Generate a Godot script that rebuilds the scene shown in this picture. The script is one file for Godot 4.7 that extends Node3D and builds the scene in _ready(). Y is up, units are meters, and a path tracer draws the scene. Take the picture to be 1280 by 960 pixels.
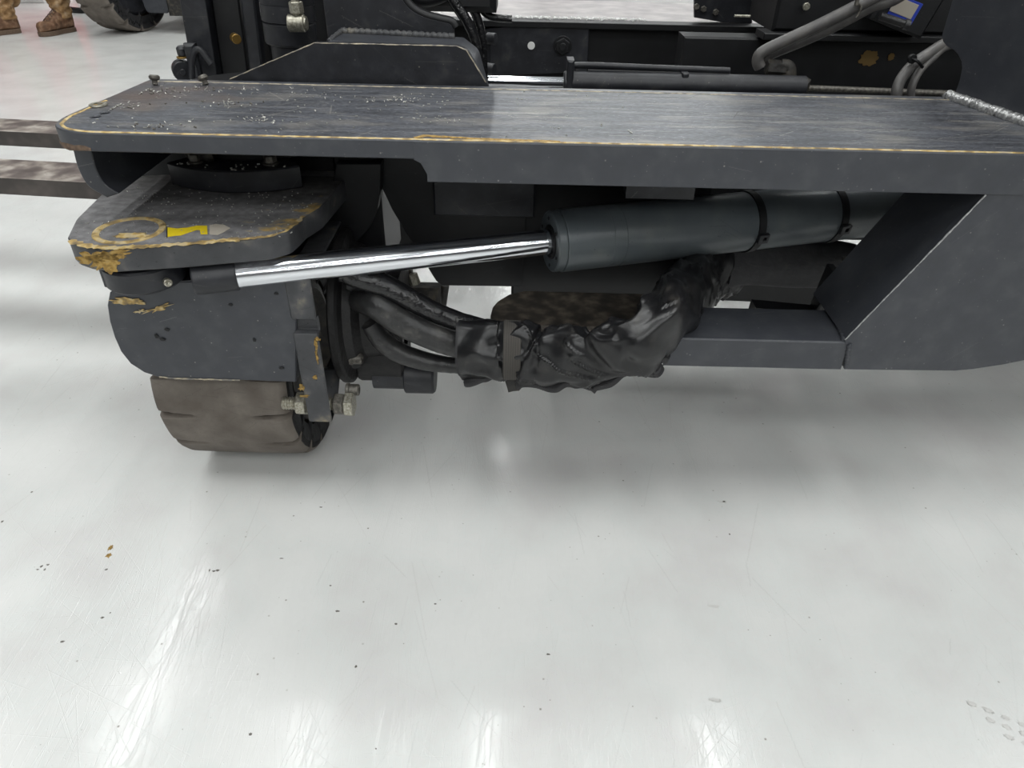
extends Node3D
# A dark multi-directional forklift seen from close by: scuffed deck, steering head, steer wheel, hydraulic cylinder.

# ------------------------------------------------------------------ mesh building
class Mb:
	var v := PackedVector3Array()
	var n := PackedVector3Array()
	var u := PackedVector2Array()
	var parts: Array = []
	func flush(mat: Material) -> void:
		if v.size() == 0:
			return
		var a := []
		a.resize(Mesh.ARRAY_MAX)
		a[Mesh.ARRAY_VERTEX] = v
		a[Mesh.ARRAY_NORMAL] = n
		a[Mesh.ARRAY_TEX_UV] = u
		parts.append([a, mat])
		v = PackedVector3Array(); n = PackedVector3Array(); u = PackedVector2Array()
	func mesh(mat: Material) -> ArrayMesh:
		flush(mat)
		var am := ArrayMesh.new()
		for p in parts:
			am.add_surface_from_arrays(Mesh.PRIMITIVE_TRIANGLES, p[0])
			am.surface_set_material(am.get_surface_count() - 1, p[1])
		return am
	func tri(a: Vector3, b: Vector3, c: Vector3, na: Vector3, nb: Vector3, nc: Vector3, ua := Vector2.ZERO, ub := Vector2.ZERO, uc := Vector2.ZERO) -> void:
		if (b - a).cross(c - a).dot(na + nb + nc) > 0.0:   # front faces run clockwise
			v.append(a); v.append(c); v.append(b); n.append(na); n.append(nc); n.append(nb); u.append(ua); u.append(uc); u.append(ub)
		else:
			v.append(a); v.append(b); v.append(c); n.append(na); n.append(nb); n.append(nc); u.append(ua); u.append(ub); u.append(uc)
	func quad(a: Vector3, b: Vector3, c: Vector3, d: Vector3, nrm: Vector3, ua := Vector2.ZERO, ub := Vector2.ZERO, uc := Vector2.ZERO, ud := Vector2.ZERO) -> void:
		tri(a, b, c, nrm, nrm, nrm, ua, ub, uc)
		tri(a, c, d, nrm, nrm, nrm, ua, uc, ud)
	# extruded polygon: front cap at local z = 0 facing +z, back at z = -depth, both rims chamfered
	func prism(poly_in: Array, xf: Transform3D, depth: float, bevel := 0.0, caps := true, sides := true) -> void:
		var p := PackedVector2Array(poly_in)
		var area := 0.0
		for i in p.size():
			area += p[i].cross(p[(i + 1) % p.size()])
		if area < 0:
			p.reverse()
		var k := p.size()
		var q := PackedVector2Array()
		for i in k:
			var e0 := (p[i] - p[(i + k - 1) % k]).normalized()
			var e1 := (p[(i + 1) % k] - p[i]).normalized()
			var m0 := Vector2(-e0.y, e0.x)
			var m1 := Vector2(-e1.y, e1.x)
			var s := (m0 + m1) / maxf(0.4, 1.0 + m0.dot(m1))
			q.append(p[i] + s * bevel)
		var b := xf.basis
		if caps:
			var t := Geometry2D.triangulate_polygon(q)
			for i in range(0, t.size(), 3):
				for f in 2:
					var z := 0.0 if f == 0 else -depth
					var nn := (b.z if f == 0 else -b.z).normalized()
					tri(xf * Vector3(q[t[i]].x, q[t[i]].y, z), xf * Vector3(q[t[i + 1]].x, q[t[i + 1]].y, z), xf * Vector3(q[t[i + 2]].x, q[t[i + 2]].y, z), nn, nn, nn, q[t[i]], q[t[i + 1]], q[t[i + 2]])
		if sides:
			var run := 0.0
			for i in k:
				var j := (i + 1) % k
				var e := (p[j] - p[i])
				var l := e.length()
				if l < 1e-7:
					continue
				e /= l
				var out := Vector2(e.y, -e.x)
				var w := (b * Vector3(out.x, out.y, 0)).normalized()
				var wa := w
				var wb := w
				# round the shading over shallow corners
				var ep := (p[i] - p[(i + k - 1) % k]).normalized()
				var en := (p[(j + 1) % k] - p[j]).normalized()
				if ep.dot(e) > 0.85:
					wa = (b * Vector3(out.x + ep.y, out.y - ep.x, 0)).normalized()
				if en.dot(e) > 0.85:
					wb = (b * Vector3(out.x + en.y, out.y - en.x, 0)).normalized()
				var a0 := xf * Vector3(p[i].x, p[i].y, -bevel)
				var b0 := xf * Vector3(p[j].x, p[j].y, -bevel)
				var a1 := xf * Vector3(p[i].x, p[i].y, -depth + bevel)
				var b1 := xf * Vector3(p[j].x, p[j].y, -depth + bevel)
				tri(a0, b0, b1, wa, wb, wb, Vector2(run, 0), Vector2(run + l, 0), Vector2(run + l, depth))
				tri(a0, b1, a1, wa, wb, wa, Vector2(run, 0), Vector2(run + l, depth), Vector2(run, depth))
				if bevel > 0:
					var nf := (w + b.z.normalized()).normalized()
					var nb := (w - b.z.normalized()).normalized()
					quad(xf * Vector3(q[i].x, q[i].y, 0), xf * Vector3(q[j].x, q[j].y, 0), b0, a0, nf, q[i], q[j], p[j], p[i])
					quad(xf * Vector3(q[i].x, q[i].y, -depth), xf * Vector3(q[j].x, q[j].y, -depth), b1, a1, nb, q[i], q[j], p[j], p[i])
				run += l
	func box(c: Vector3, s: Vector3, bevel := 0.0015, basis := Basis.IDENTITY) -> void:
		var h := s / 2
		prism([Vector2(-h.x, -h.y), Vector2(h.x, -h.y), Vector2(h.x, h.y), Vector2(-h.x, h.y)], Transform3D(basis, c + basis * Vector3(0, 0, h.z)), s.z, minf(bevel, minf(h.x, minf(h.y, h.z)) * 0.5))
	# rows of points, each row a closed ring (or open if not wrap); smooth
	func grid(rows: Array, wrap := true, caps := false, up := Vector3.ZERO) -> void:
		var nr := rows.size()
		var nc: int = rows[0].size()
		var norms := []
		for i in nr:
			var cen := Vector3.ZERO
			for j in nc:
				cen += rows[i][j]
			cen /= nc
			var rn := PackedVector3Array()
			for j in nc:
				var jm := (j + nc - 1) % nc if wrap else maxi(j - 1, 0)
				var jp := (j + 1) % nc if wrap else mini(j + 1, nc - 1)
				var d1: Vector3 = rows[i][jp] - rows[i][jm]
				var d2: Vector3 = rows[mini(i + 1, nr - 1)][j] - rows[maxi(i - 1, 0)][j]
				var nn := d1.cross(d2).normalized()
				var ref: Vector3 = (rows[i][j] - cen) if up == Vector3.ZERO else up
				if nn.dot(ref) < 0:
					nn = -nn
				rn.append(nn)
			norms.append(rn)
		var along := 0.0
		for i in nr - 1:
			var step: float = (rows[i + 1][0] - rows[i][0]).length()
			var around := 0.0
			for j in (nc if wrap else nc - 1):
				var k := (j + 1) % nc
				var w: float = (rows[i][k] - rows[i][j]).length()
				var ua := Vector2(along, around)
				var ub := Vector2(along, around + w)
				var uc := Vector2(along + step, around + w)
				var ud := Vector2(along + step, around)
				tri(rows[i][j], rows[i][k], rows[i + 1][k], norms[i][j], norms[i][k], norms[i + 1][k], ua, ub, uc)
				tri(rows[i][j], rows[i + 1][k], rows[i + 1][j], norms[i][j], norms[i + 1][k], norms[i + 1][j], ua, uc, ud)
				around += w
			along += step
		if caps:
			for e in 2:
				var r: PackedVector3Array = rows[0] if e == 0 else rows[nr - 1]
				var o: PackedVector3Array = rows[1] if e == 0 else rows[nr - 2]
				var c := Vector3.ZERO
				var c2 := Vector3.ZERO
				for j in nc:
					c += r[j]; c2 += o[j]
				c /= nc; c2 /= nc
				var nn := (c - c2).normalized()
				for j in nc:
					tri(c, r[j], r[(j + 1) % nc], nn, nn, nn, Vector2.ZERO, Vector2(0.01, 0), Vector2(0, 0.01))
	func tube(path: Array, radius, seg := 14, caps := true, squash := 1.0) -> void:
		var rows := []
		var side := Vector3.ZERO
		for i in path.size():
			var t: Vector3 = (path[mini(i + 1, path.size() - 1)] - path[maxi(i - 1, 0)]).normalized()
			if side == Vector3.ZERO:
				side = t.cross(Vector3.UP)
				if side.length() < 0.1:
					side = t.cross(Vector3.RIGHT)
			side = (side - t * side.dot(t)).normalized()
			var o := side.cross(t)
			var r: float = radius[i] if radius is Array else radius
			var row := PackedVector3Array()
			for j in seg:
				var a := TAU * j / seg
				row.append(path[i] + side * cos(a) * r * squash + o * sin(a) * r)
			rows.append(row)
		grid(rows, true, caps)
	# profile of (radius, height along local y), outside on the right going up
	func lathe(profile: Array, xf: Transform3D, seg := 28, smooth := false, a0 := 0.0, a1 := TAU) -> void:
		var pn := []
		for i in profile.size() - 1:
			var d: Vector2 = profile[i + 1] - profile[i]
			pn.append(Vector2(d.y, -d.x).normalized())
		for i in profile.size() - 1:
			var n0: Vector2 = pn[i]
			var n1: Vector2 = pn[i]
			if smooth:
				if i > 0: n0 = (pn[i] + pn[i - 1]).normalized()
				if i < pn.size() - 1: n1 = (pn[i] + pn[i + 1]).normalized()
			var p0: Vector2 = profile[i]
			var p1: Vector2 = profile[i + 1]
			for j in seg:
				var aa := a0 + (a1 - a0) * j / seg
				var ab := a0 + (a1 - a0) * (j + 1) / seg
				var da := Vector3(cos(aa), 0, sin(aa))
				var db := Vector3(cos(ab), 0, sin(ab))
				var A := xf * (da * p0.x + Vector3.UP * p0.y)
				var B := xf * (db * p0.x + Vector3.UP * p0.y)
				var C := xf * (db * p1.x + Vector3.UP * p1.y)
				var D := xf * (da * p1.x + Vector3.UP * p1.y)
				var nA := (xf.basis * (da * n0.x + Vector3.UP * n0.y)).normalized()
				var nB := (xf.basis * (db * n0.x + Vector3.UP * n0.y)).normalized()
				var nC := (xf.basis * (db * n1.x + Vector3.UP * n1.y)).normalized()
				var nD := (xf.basis * (da * n1.x + Vector3.UP * n1.y)).normalized()
				var ra := maxf(p0.x, p1.x)
				if p0.x > 1e-6:
					tri(A, B, C, nA, nB, nC, Vector2(aa * ra, p0.y), Vector2(ab * ra, p0.y), Vector2(ab * ra, p1.y))
				if p1.x > 1e-6:
					tri(A, C, D, nA, nC, nD, Vector2(aa * ra, p0.y), Vector2(ab * ra, p1.y), Vector2(aa * ra, p1.y))
	func disc(r: float, h: float, xf: Transform3D, seg := 24, bevel := 0.001) -> void:
		lathe([Vector2(0, 0), Vector2(r - bevel, 0), Vector2(r, bevel), Vector2(r, h - bevel), Vector2(r - bevel, h), Vector2(0, h)], xf, seg)
	func hexagon(r: float, h: float, xf: Transform3D) -> void:
		var p := []
		for k in 6:
			p.append(Vector2.from_angle(TAU * k / 6) * r)
		var x2 := xf * Transform3D(Basis(Vector3(1, 0, 0), Vector3(0, 0, -1), Vector3(0, 1, 0)), Vector3(0, h, 0))
		prism(p, x2, h, minf(h, r) * 0.12)

func axis_xf(at: Vector3, along: Vector3) -> Transform3D:   # local y runs along
	var y := along.normalized()
	var x := y.cross(Vector3(0.13, 0.2, 1.0)).normalized()
	return Transform3D(Basis(x, y, x.cross(y)), at)

func up_xf(y: float) -> Transform3D:      # polygon in (x, -z), its front face looks up at height y
	return Transform3D(Basis(Vector3(1, 0, 0), Vector3(0, 0, -1), Vector3(0, 1, 0)), Vector3(0, y, 0))

func side_xf(x: float) -> Transform3D:    # polygon in (-z, y), its front face looks to +x
	return Transform3D(Basis(Vector3(0, 0, -1), Vector3(0, 1, 0), Vector3(1, 0, 0)), Vector3(x, 0, 0))

func at_z(z: float) -> Transform3D:
	return Transform3D(Basis.IDENTITY, Vector3(0, 0, z))

func fillet(poly: Array, radii, seg := 7) -> Array:
	var out := []
	var k := poly.size()
	for i in k:
		var r: float = radii[i] if radii is Array else radii
		var p: Vector2 = poly[i]
		var a: Vector2 = poly[(i + k - 1) % k] - p
		var b: Vector2 = poly[(i + 1) % k] - p
		if r <= 0.0:
			out.append(p)
			continue
		var half := absf(a.angle_to(b)) / 2
		var d := minf(r / tan(half), minf(a.length(), b.length()) * 0.49)
		var pa := p + a.normalized() * d
		var pb := p + b.normalized() * d
		for s in seg + 1:
			var t := float(s) / seg
			out.append(pa * (1 - t) * (1 - t) + p * 2 * t * (1 - t) * 0.97 + pb * t * t + p * 2 * t * (1 - t) * 0.03)
	return out

func with_hole(poly: Array, c: Vector2, r: float, seg := 14) -> Array:   # a hole joined to the outline by a hairline slit
	var p := PackedVector2Array(poly)
	var area := 0.0
	for i in p.size():
		area += p[i].cross(p[(i + 1) % p.size()])
	if area < 0: p.reverse()
	var best := 0
	for i in p.size():
		if p[i].distance_to(c) < p[best].distance_to(c): best = i
	var d := (p[best] - c).angle()
	var out := []
	for i in p.size() + 1:
		out.append(p[(best + i) % p.size()])
	var tiny := (p[(best + 1) % p.size()] - p[best]).normalized() * 0.00002
	out[0] = out[0] + tiny
	for s in seg + 1:
		out.append(c + Vector2.from_angle(d - (TAU - 0.002) * s / seg - 0.001) * r)
	return out

func smooth_path(pts: Array, per := 6) -> Array:
	var out := []
	for i in pts.size() - 1:
		var p0: Vector3 = pts[maxi(i - 1, 0)]
		var p1: Vector3 = pts[i]
		var p2: Vector3 = pts[i + 1]
		var p3: Vector3 = pts[mini(i + 2, pts.size() - 1)]
		for s in per:
			out.append(p1.cubic_interpolate(p2, p0, p3, float(s) / per))
	out.append(pts[-1])
	return out

func resample(vals: Array, count: int) -> Array:
	var out := []
	for i in count:
		var t := float(i) / (count - 1) * (vals.size() - 1)
		var k := mini(int(t), vals.size() - 2)
		var f := smoothstep(0.0, 1.0, t - k) * 0.4 + (t - k) * 0.6
		out.append(lerpf(vals[k], vals[k + 1], f))
	return out

# ------------------------------------------------------------------ naming
var used := {}
func numbered(called: String) -> String:
	if not used.has(called):
		used[called] = 0
		return called
	used[called] += 1
	return "%s_%03d" % [called, used[called]]

func obj(called: String, m: Mb, mat: Material, parent: Node = null) -> MeshInstance3D:
	var o := MeshInstance3D.new()
	o.mesh = m.mesh(mat)
	o.name = numbered(called) if parent == null else called
	(self if parent == null else parent).add_child(o, true)
	return o

func thing(called: String, label: String, category: String, at := Vector3.ZERO, group := "") -> Node3D:
	var o := Node3D.new()
	o.name = numbered(called)
	add_child(o)
	o.position = at
	tag(o, label, category, group)
	return o

func tag(o: Node, label: String, category: String, group := "", kind := "") -> void:
	o.set_meta("label", label)
	o.set_meta("category", category)
	if group: o.set_meta("group", group)
	if kind: o.set_meta("kind", kind)

func struct(called: String, m: Mb, mat: Material, label: String) -> MeshInstance3D:
	var o := obj(called, m, mat)
	tag(o, label, called.get_slice("_", 0), "", "structure")
	return o

# ------------------------------------------------------------------ materials
var M := {}
func noise(kind: int, freq: float, octaves := 4, sd := 1) -> FastNoiseLite:
	var f := FastNoiseLite.new()
	f.noise_type = kind as FastNoiseLite.NoiseType
	f.frequency = freq
	f.fractal_octaves = octaves
	f.seed = sd
	return f

func ramp(nz: FastNoiseLite, size: int, offs: Array, cols: Array, specks := 0, speck_col := Color.WHITE, lines := 0) -> Image:
	var g := Gradient.new()
	g.offsets = PackedFloat32Array(offs)
	g.colors = PackedColorArray(cols)
	var lut := []
	for i in 256:
		lut.append(g.sample(i / 255.0))
	var src := nz.get_seamless_image(size, size).get_data()
	var out := PackedByteArray()
	out.resize(size * size * 3)
	var lb := PackedByteArray()
	for c in lut:
		lb.append(c.r8); lb.append(c.g8); lb.append(c.b8)
	var k := 0
	for i in size * size:
		var s := src[i] * 3
		out[k] = lb[s]; out[k + 1] = lb[s + 1]; out[k + 2] = lb[s + 2]
		k += 3
	var im := Image.create_from_data(size, size, false, Image.FORMAT_RGB8, out)
	var r := RandomNumberGenerator.new()
	r.seed = 77 + specks
	for i in specks:
		var s := 1 if r.randf() < 0.8 else 2
		var x := r.randi_range(0, size - 3)
		var y := r.randi_range(0, size - 3)
		im.fill_rect(Rect2i(x, y, s, s), im.get_pixel(x, y).lerp(speck_col, r.randf_range(0.2, 0.9)))
	for i in lines:
		var x := r.randf() * size
		var y := r.randf() * size
		var a := r.randfn(0.0, 0.5)
		var st := r.randf_range(0.1, 0.45)
		for t in r.randi_range(10, 70):
			var px := posmod(int(x + cos(a) * t), size)
			var py := posmod(int(y + sin(a) * t), size)
			im.set_pixel(px, py, im.get_pixel(px, py).lerp(speck_col, st))
	return im

func tex(im: Image) -> ImageTexture:
	im.generate_mipmaps()
	return ImageTexture.create_from_image(im)

func std(col: Color, rough: float, metal := 0.0, spec := 0.5) -> StandardMaterial3D:
	var m := StandardMaterial3D.new()
	m.albedo_color = col
	m.roughness = rough
	m.metallic = metal
	m.metallic_specular = spec
	return m

func wrapped(im: ImageTexture, per_metre: float, rough: float, metal := 0.0, tint := Color.WHITE, bump: ImageTexture = null, bump_scale := 1.0) -> StandardMaterial3D:
	var m := std(tint, rough, metal)
	m.albedo_texture = im
	m.uv1_triplanar = true
	m.uv1_world_triplanar = true
	m.uv1_scale = Vector3.ONE * per_metre
	if bump:
		m.normal_enabled = true
		m.normal_texture = bump
		m.normal_scale = bump_scale
	return m

func c8(r: int, g: int, b: int) -> Color:
	return Color8(r, g, b)

func bump_from(im: Image, strength: float) -> ImageTexture:
	var b: Image = im.duplicate()
	b.convert(Image.FORMAT_RGBA8)
	b.bump_map_to_normal_map(strength)
	return tex(b)

func make_materials() -> void:
	var fine := noise(FastNoiseLite.TYPE_SIMPLEX_SMOOTH, 0.02, 5, 3)
	var peel := bump_from(noise(FastNoiseLite.TYPE_SIMPLEX_SMOOTH, 0.05, 3, 9).get_seamless_image(512, 512), 3.0)
	var crumple := bump_from(noise(FastNoiseLite.TYPE_SIMPLEX, 0.03, 5, 12).get_seamless_image(512, 512), 6.0)
	var paint_im := tex(ramp(fine, 512, [0.0, 0.45, 0.62, 1.0], [c8(55, 57, 62), c8(58, 60, 66), c8(61, 63, 68), c8(69, 71, 75)], 350, c8(140, 138, 132), 14))
	M.paint = wrapped(paint_im, 2.2, 0.42, 0.0, Color.WHITE, peel, 0.12)
	M.paint_worn = wrapped(tex(ramp(noise(FastNoiseLite.TYPE_SIMPLEX_SMOOTH, 0.012, 5, 21), 512, [0.0, 0.5, 0.68, 0.8, 1.0], [c8(50, 51, 54), c8(62, 63, 66), c8(74, 74, 76), c8(98, 95, 90), c8(150, 138, 112)], 900, c8(20, 20, 20), 60)), 2.6, 0.5, 0.0, Color.WHITE, peel, 0.15)
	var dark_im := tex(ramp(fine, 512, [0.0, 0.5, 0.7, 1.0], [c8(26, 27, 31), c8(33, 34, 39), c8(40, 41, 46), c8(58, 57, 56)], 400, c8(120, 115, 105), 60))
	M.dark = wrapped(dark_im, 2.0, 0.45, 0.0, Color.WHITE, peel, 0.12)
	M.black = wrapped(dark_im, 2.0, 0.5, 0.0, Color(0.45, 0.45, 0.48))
	M.cylinder = wrapped(tex(ramp(noise(FastNoiseLite.TYPE_SIMPLEX_SMOOTH, 0.008, 4, 31), 512, [0.0, 0.5, 0.72, 1.0], [c8(76, 83, 87), c8(85, 91, 95), c8(91, 97, 99), c8(110, 112, 110)], 500, c8(30, 32, 34), 40)), 2.4, 0.33, 0.0, Color.WHITE, peel, 0.08)
	M.grime = wrapped(tex(ramp(noise(FastNoiseLite.TYPE_SIMPLEX_SMOOTH, 0.02, 5, 41), 512, [0.0, 0.5, 0.66, 1.0], [c8(26, 25, 24), c8(40, 38, 36), c8(58, 54, 48), c8(84, 76, 64)], 700, c8(120, 110, 90))), 3.0, 0.6, 0.0, Color.WHITE, crumple, 0.4)
	M.rubber = wrapped(tex(ramp(noise(FastNoiseLite.TYPE_SIMPLEX_SMOOTH, 0.006, 5, 51), 512, [0.0, 0.42, 0.6, 1.0], [c8(84, 76, 69), c8(98, 91, 84), c8(108, 101, 94), c8(124, 116, 108)], 900, c8(60, 56, 52), 120)), 4.0, 0.8, 0.0, Color.WHITE, crumple, 0.25)
	M.sidewall = wrapped(dark_im, 3.0, 0.7, 0.0, Color(0.75, 0.72, 0.7), crumple, 0.2)
	M.hose = wrapped(tex(ramp(noise(FastNoiseLite.TYPE_SIMPLEX_SMOOTH, 0.02, 5, 61), 256, [0.0, 0.55, 0.75, 1.0], [c8(30, 30, 31), c8(42, 42, 43), c8(58, 57, 56), c8(92, 90, 86)], 250, c8(130, 125, 118))), 5.0, 0.36, 0.0, Color.WHITE, crumple, 0.3)
	M.wet_hose = wrapped(tex(ramp(noise(FastNoiseLite.TYPE_SIMPLEX_SMOOTH, 0.03, 4, 62), 256, [0.0, 0.6, 1.0], [c8(18, 18, 20), c8(28, 28, 30), c8(48, 46, 44)])), 5.0, 0.2, 0.0, Color.WHITE, crumple, 0.5)
	M.vinyl = wrapped(tex(ramp(noise(FastNoiseLite.TYPE_SIMPLEX_SMOOTH, 0.012, 5, 71), 512, [0.0, 0.5, 0.75, 1.0], [c8(30, 30, 32), c8(38, 38, 40), c8(50, 49, 49), c8(92, 88, 82)], 300, c8(150, 142, 128), 50)), 4.0, 0.29, 0.0, Color(0.72, 0.72, 0.73), crumple, 0.07)
	M.vinyl_edge = wrapped(dark_im, 4.0, 0.6, 0.0, Color(0.9, 0.87, 0.85), crumple, 0.3)
	# webbing: fine ribs
	var rib := Image.create_empty(64, 64, false, Image.FORMAT_RGB8)
	for x in 64:
		var s := 0.5 + 0.5 * sin(x * TAU / 8.0)
		for y in 64:
			var k := s * (0.85 + 0.15 * sin(y * TAU / 4.0))
			rib.set_pixel(x, y, c8(46, 44, 42).lerp(c8(92, 88, 83), k))
	M.webbing = std(Color.WHITE, 0.9)
	M.webbing.albedo_texture = tex(rib)
	M.webbing.uv1_scale = Vector3(60, 120, 1)
	M.chrome = std(Color(0.9, 0.91, 0.93), 0.13, 1.0)
	M.zinc = wrapped(tex(ramp(noise(FastNoiseLite.TYPE_SIMPLEX_SMOOTH, 0.04, 4, 81), 256, [0.0, 0.5, 0.75, 1.0], [c8(120, 116, 104), c8(170, 166, 152), c8(196, 192, 180), c8(214, 210, 198)], 120, c8(60, 55, 45))), 20.0, 0.38, 0.75)
	M.dull_steel = wrapped(tex(ramp(noise(FastNoiseLite.TYPE_SIMPLEX_SMOOTH, 0.04, 4, 82), 256, [0.0, 0.5, 1.0], [c8(66, 63, 58), c8(98, 95, 90), c8(140, 135, 126)])), 12.0, 0.45, 0.5)
	M.weld = wrapped(tex(ramp(noise(FastNoiseLite.TYPE_SIMPLEX_SMOOTH, 0.05, 4, 83), 256, [0.0, 0.5, 1.0], [c8(130, 130, 132), c8(178, 178, 178), c8(222, 222, 220)])), 14.0, 0.35, 0.6, Color.WHITE, crumple, 0.5)
	M.wear = wrapped(tex(ramp(noise(FastNoiseLite.TYPE_SIMPLEX_SMOOTH, 0.03, 5, 91), 512, [0.0, 0.36, 0.5, 0.62, 1.0], [c8(92, 84, 70), c8(142, 120, 80), c8(184, 154, 92), c8(202, 182, 136), c8(164, 150, 132)], 300, c8(220, 205, 170))), 3.0, 0.6)
	M.ochre = wrapped(tex(ramp(noise(FastNoiseLite.TYPE_SIMPLEX_SMOOTH, 0.05, 5, 92), 256, [0.0, 0.45, 0.7, 1.0], [c8(96, 78, 46), c8(150, 118, 54), c8(172, 142, 78), c8(144, 124, 90)], 150, c8(60, 50, 40))), 10.0, 0.65)
	M.pale_edge = wrapped(tex(ramp(noise(FastNoiseLite.TYPE_SIMPLEX_SMOOTH, 0.05, 4, 93), 256, [0.0, 0.4, 0.6, 1.0], [c8(86, 86, 88), c8(130, 126, 120), c8(176, 164, 140), c8(204, 196, 180)])), 5.0, 0.5, 0.2)
	M.fork = wrapped(tex(ramp(noise(FastNoiseLite.TYPE_SIMPLEX_SMOOTH, 0.012, 5, 94), 512, [0.0, 0.4, 0.58, 0.75, 1.0], [c8(78, 68, 64), c8(112, 102, 98), c8(150, 140, 132), c8(186, 178, 170), c8(204, 196, 186)], 300, c8(60, 50, 44))), 2.0, 0.42, 0.35)
	M.fork_side = wrapped(tex(ramp(noise(FastNoiseLite.TYPE_SIMPLEX_SMOOTH, 0.012, 5, 95), 256, [0.0, 0.6, 1.0], [c8(52, 48, 46), c8(68, 63, 60), c8(96, 88, 84)])), 3.0, 0.6)
	M.far_deck = wrapped(tex(ramp(noise(FastNoiseLite.TYPE_SIMPLEX_SMOOTH, 0.012, 5, 96), 512, [0.0, 0.5, 1.0], [c8(136, 130, 131), c8(164, 158, 158), c8(190, 184, 182)], 500, c8(200, 195, 190), 100)), 2.0, 0.34, 0.35)
	M.dusty = wrapped(tex(ramp(noise(FastNoiseLite.TYPE_SIMPLEX_SMOOTH, 0.02, 5, 42), 256, [0.0, 0.45, 0.65, 1.0], [c8(44, 41, 38), c8(62, 57, 52), c8(82, 75, 67), c8(112, 104, 92)])), 5.0, 0.7)
	M.motor = wrapped(dark_im, 3.0, 0.6, 0.0, Color(0.62, 0.58, 0.55), crumple, 0.3)
	M.mud = std(c8(122, 98, 56), 0.85)
	M.grey_hose = wrapped(tex(ramp(fine, 256, [0.0, 0.5, 1.0], [c8(74, 72, 72), c8(88, 86, 85), c8(112, 108, 104)])), 6.0, 0.42)
	M.yellow = std(c8(222, 196, 34), 0.5)
	M.sticker_grey = std(c8(176, 168, 156), 0.6)
	M.ink = std(c8(24, 24, 26), 0.6)
	M.red = std(c8(190, 22, 34), 0.4)
	M.white = std(c8(226, 226, 224), 0.5)
	M.blue = std(c8(34, 60, 170), 0.45)
	M.brass = std(c8(150, 120, 66), 0.4, 0.8)
	M.rust = wrapped(tex(ramp(noise(FastNoiseLite.TYPE_SIMPLEX_SMOOTH, 0.05, 4, 97), 256, [0.0, 0.5, 1.0], [c8(66, 52, 44), c8(96, 78, 64), c8(128, 108, 90)])), 8.0, 0.75)
	M.chip = std(c8(190, 188, 182), 0.35, 0.5)
	M.crumb = std(c8(104, 100, 94), 0.8)
	make_deck_texture()
	make_plate_texture()
	make_floor_material()

func make_deck_texture() -> void:      # scuffed top of the deck: 1.6 m by 0.3 m
	var w := 1600
	var h := 320
	var a := noise(FastNoiseLite.TYPE_SIMPLEX_SMOOTH, 1.0, 4, 101)
	var b := noise(FastNoiseLite.TYPE_SIMPLEX_SMOOTH, 1.0, 3, 102)
	var by := PackedByteArray()
	by.resize(w * h * 3)
	var k := 0
	for y in h:
		var z := y / 1066.0
		for x in w:
			var xx := x / 1000.0
			var streak := a.get_noise_2d(xx * 9.0, z * 60.0)
			var fineg := b.get_noise_2d(xx * 90.0, z * 420.0)
			var dust := a.get_noise_2d(xx * 7.0 + 40.0, z * 16.0)
			var l := 94.0 + streak * 26.0 + fineg * 34.0
			var r := l * 0.96
			var g := l * 0.985
			var bb := l * 1.05
			var d := clampf(dust * 2.4 - 0.25, 0.0, 1.0) * 0.55
			r = lerpf(r, 142.0, d); g = lerpf(g, 138.0, d); bb = lerpf(bb, 132.0, d)
			# rusty corner at the far left
			var rust := clampf(1.0 - Vector2((xx - 0.085) * 0.9, (z - 0.10)).length() / 0.11 + dust * 0.7, 0.0, 1.0) * 0.75
			r = lerpf(r, 96.0, rust); g = lerpf(g, 80.0, rust); bb = lerpf(bb, 74.0, rust)
			by[k] = clampi(int(r), 0, 255); by[k + 1] = clampi(int(g), 0, 255); by[k + 2] = clampi(int(bb), 0, 255)
			k += 3
	var im := Image.create_from_data(w, h, false, Image.FORMAT_RGB8, by)
	var rg := RandomNumberGenerator.new()
	rg.seed = 5
	for i in 700:      # scratches along the deck
		var x := rg.randf() * w
		var y := rg.randf() * h
		var an := rg.randfn(0.0, 0.12) if rg.randf() < 0.8 else rg.randfn(0.0, 0.7)
		var st := rg.randf_range(0.15, 0.8)
		var col := c8(190, 184, 172) if rg.randf() < 0.75 else c8(40, 40, 44)
		for t in int(absf(rg.randfn(0, 50))) + 6:
			var px := int(x + cos(an) * t)
			var py := int(y + sin(an) * t)
			if px >= 0 and px < w and py >= 0 and py < h:
				im.set_pixel(px, py, im.get_pixel(px, py).lerp(col, st))
	for i in 2600:     # light specks, thicker to the left
		var x := int(pow(rg.randf(), 1.5) * w)
		var y := rg.randi_range(0, h - 3)
		im.fill_rect(Rect2i(x, y, rg.randi_range(1, 2), 1), im.get_pixel(mini(x, w - 1), y).lerp(c8(206, 200, 190), rg.randf_range(0.15, 0.8)))
	for i in 9:        # pale rub marks
		var x := rg.randi_range(500, w - 160)
		var y := rg.randi_range(40, h - 60)
		for s in 40:
			var px := x + rg.randi_range(0, 110)
			var py := y + rg.randi_range(-5, 5)
			im.fill_rect(Rect2i(px, py, rg.randi_range(6, 34), 1), im.get_pixel(mini(px, w - 1), clampi(py, 0, h - 1)).lerp(c8(186, 180, 168), rg.randf_range(0.2, 0.75)))
	var m := std(Color.WHITE, 0.4, 0.35)
	m.albedo_texture = tex(im)
	m.uv1_scale = Vector3(1.0 / 1.6, -1.0 / 0.3, 1)
	m.uv1_offset = Vector3(0.6 / 1.6, 1.0 - 0.06 / 0.3 + 1.0, 0)
	m.texture_repeat = true
	m.normal_enabled = true
	m.normal_texture = bump_from(im, 1.2)
	m.normal_scale = 0.35
	M.deck = m

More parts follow.
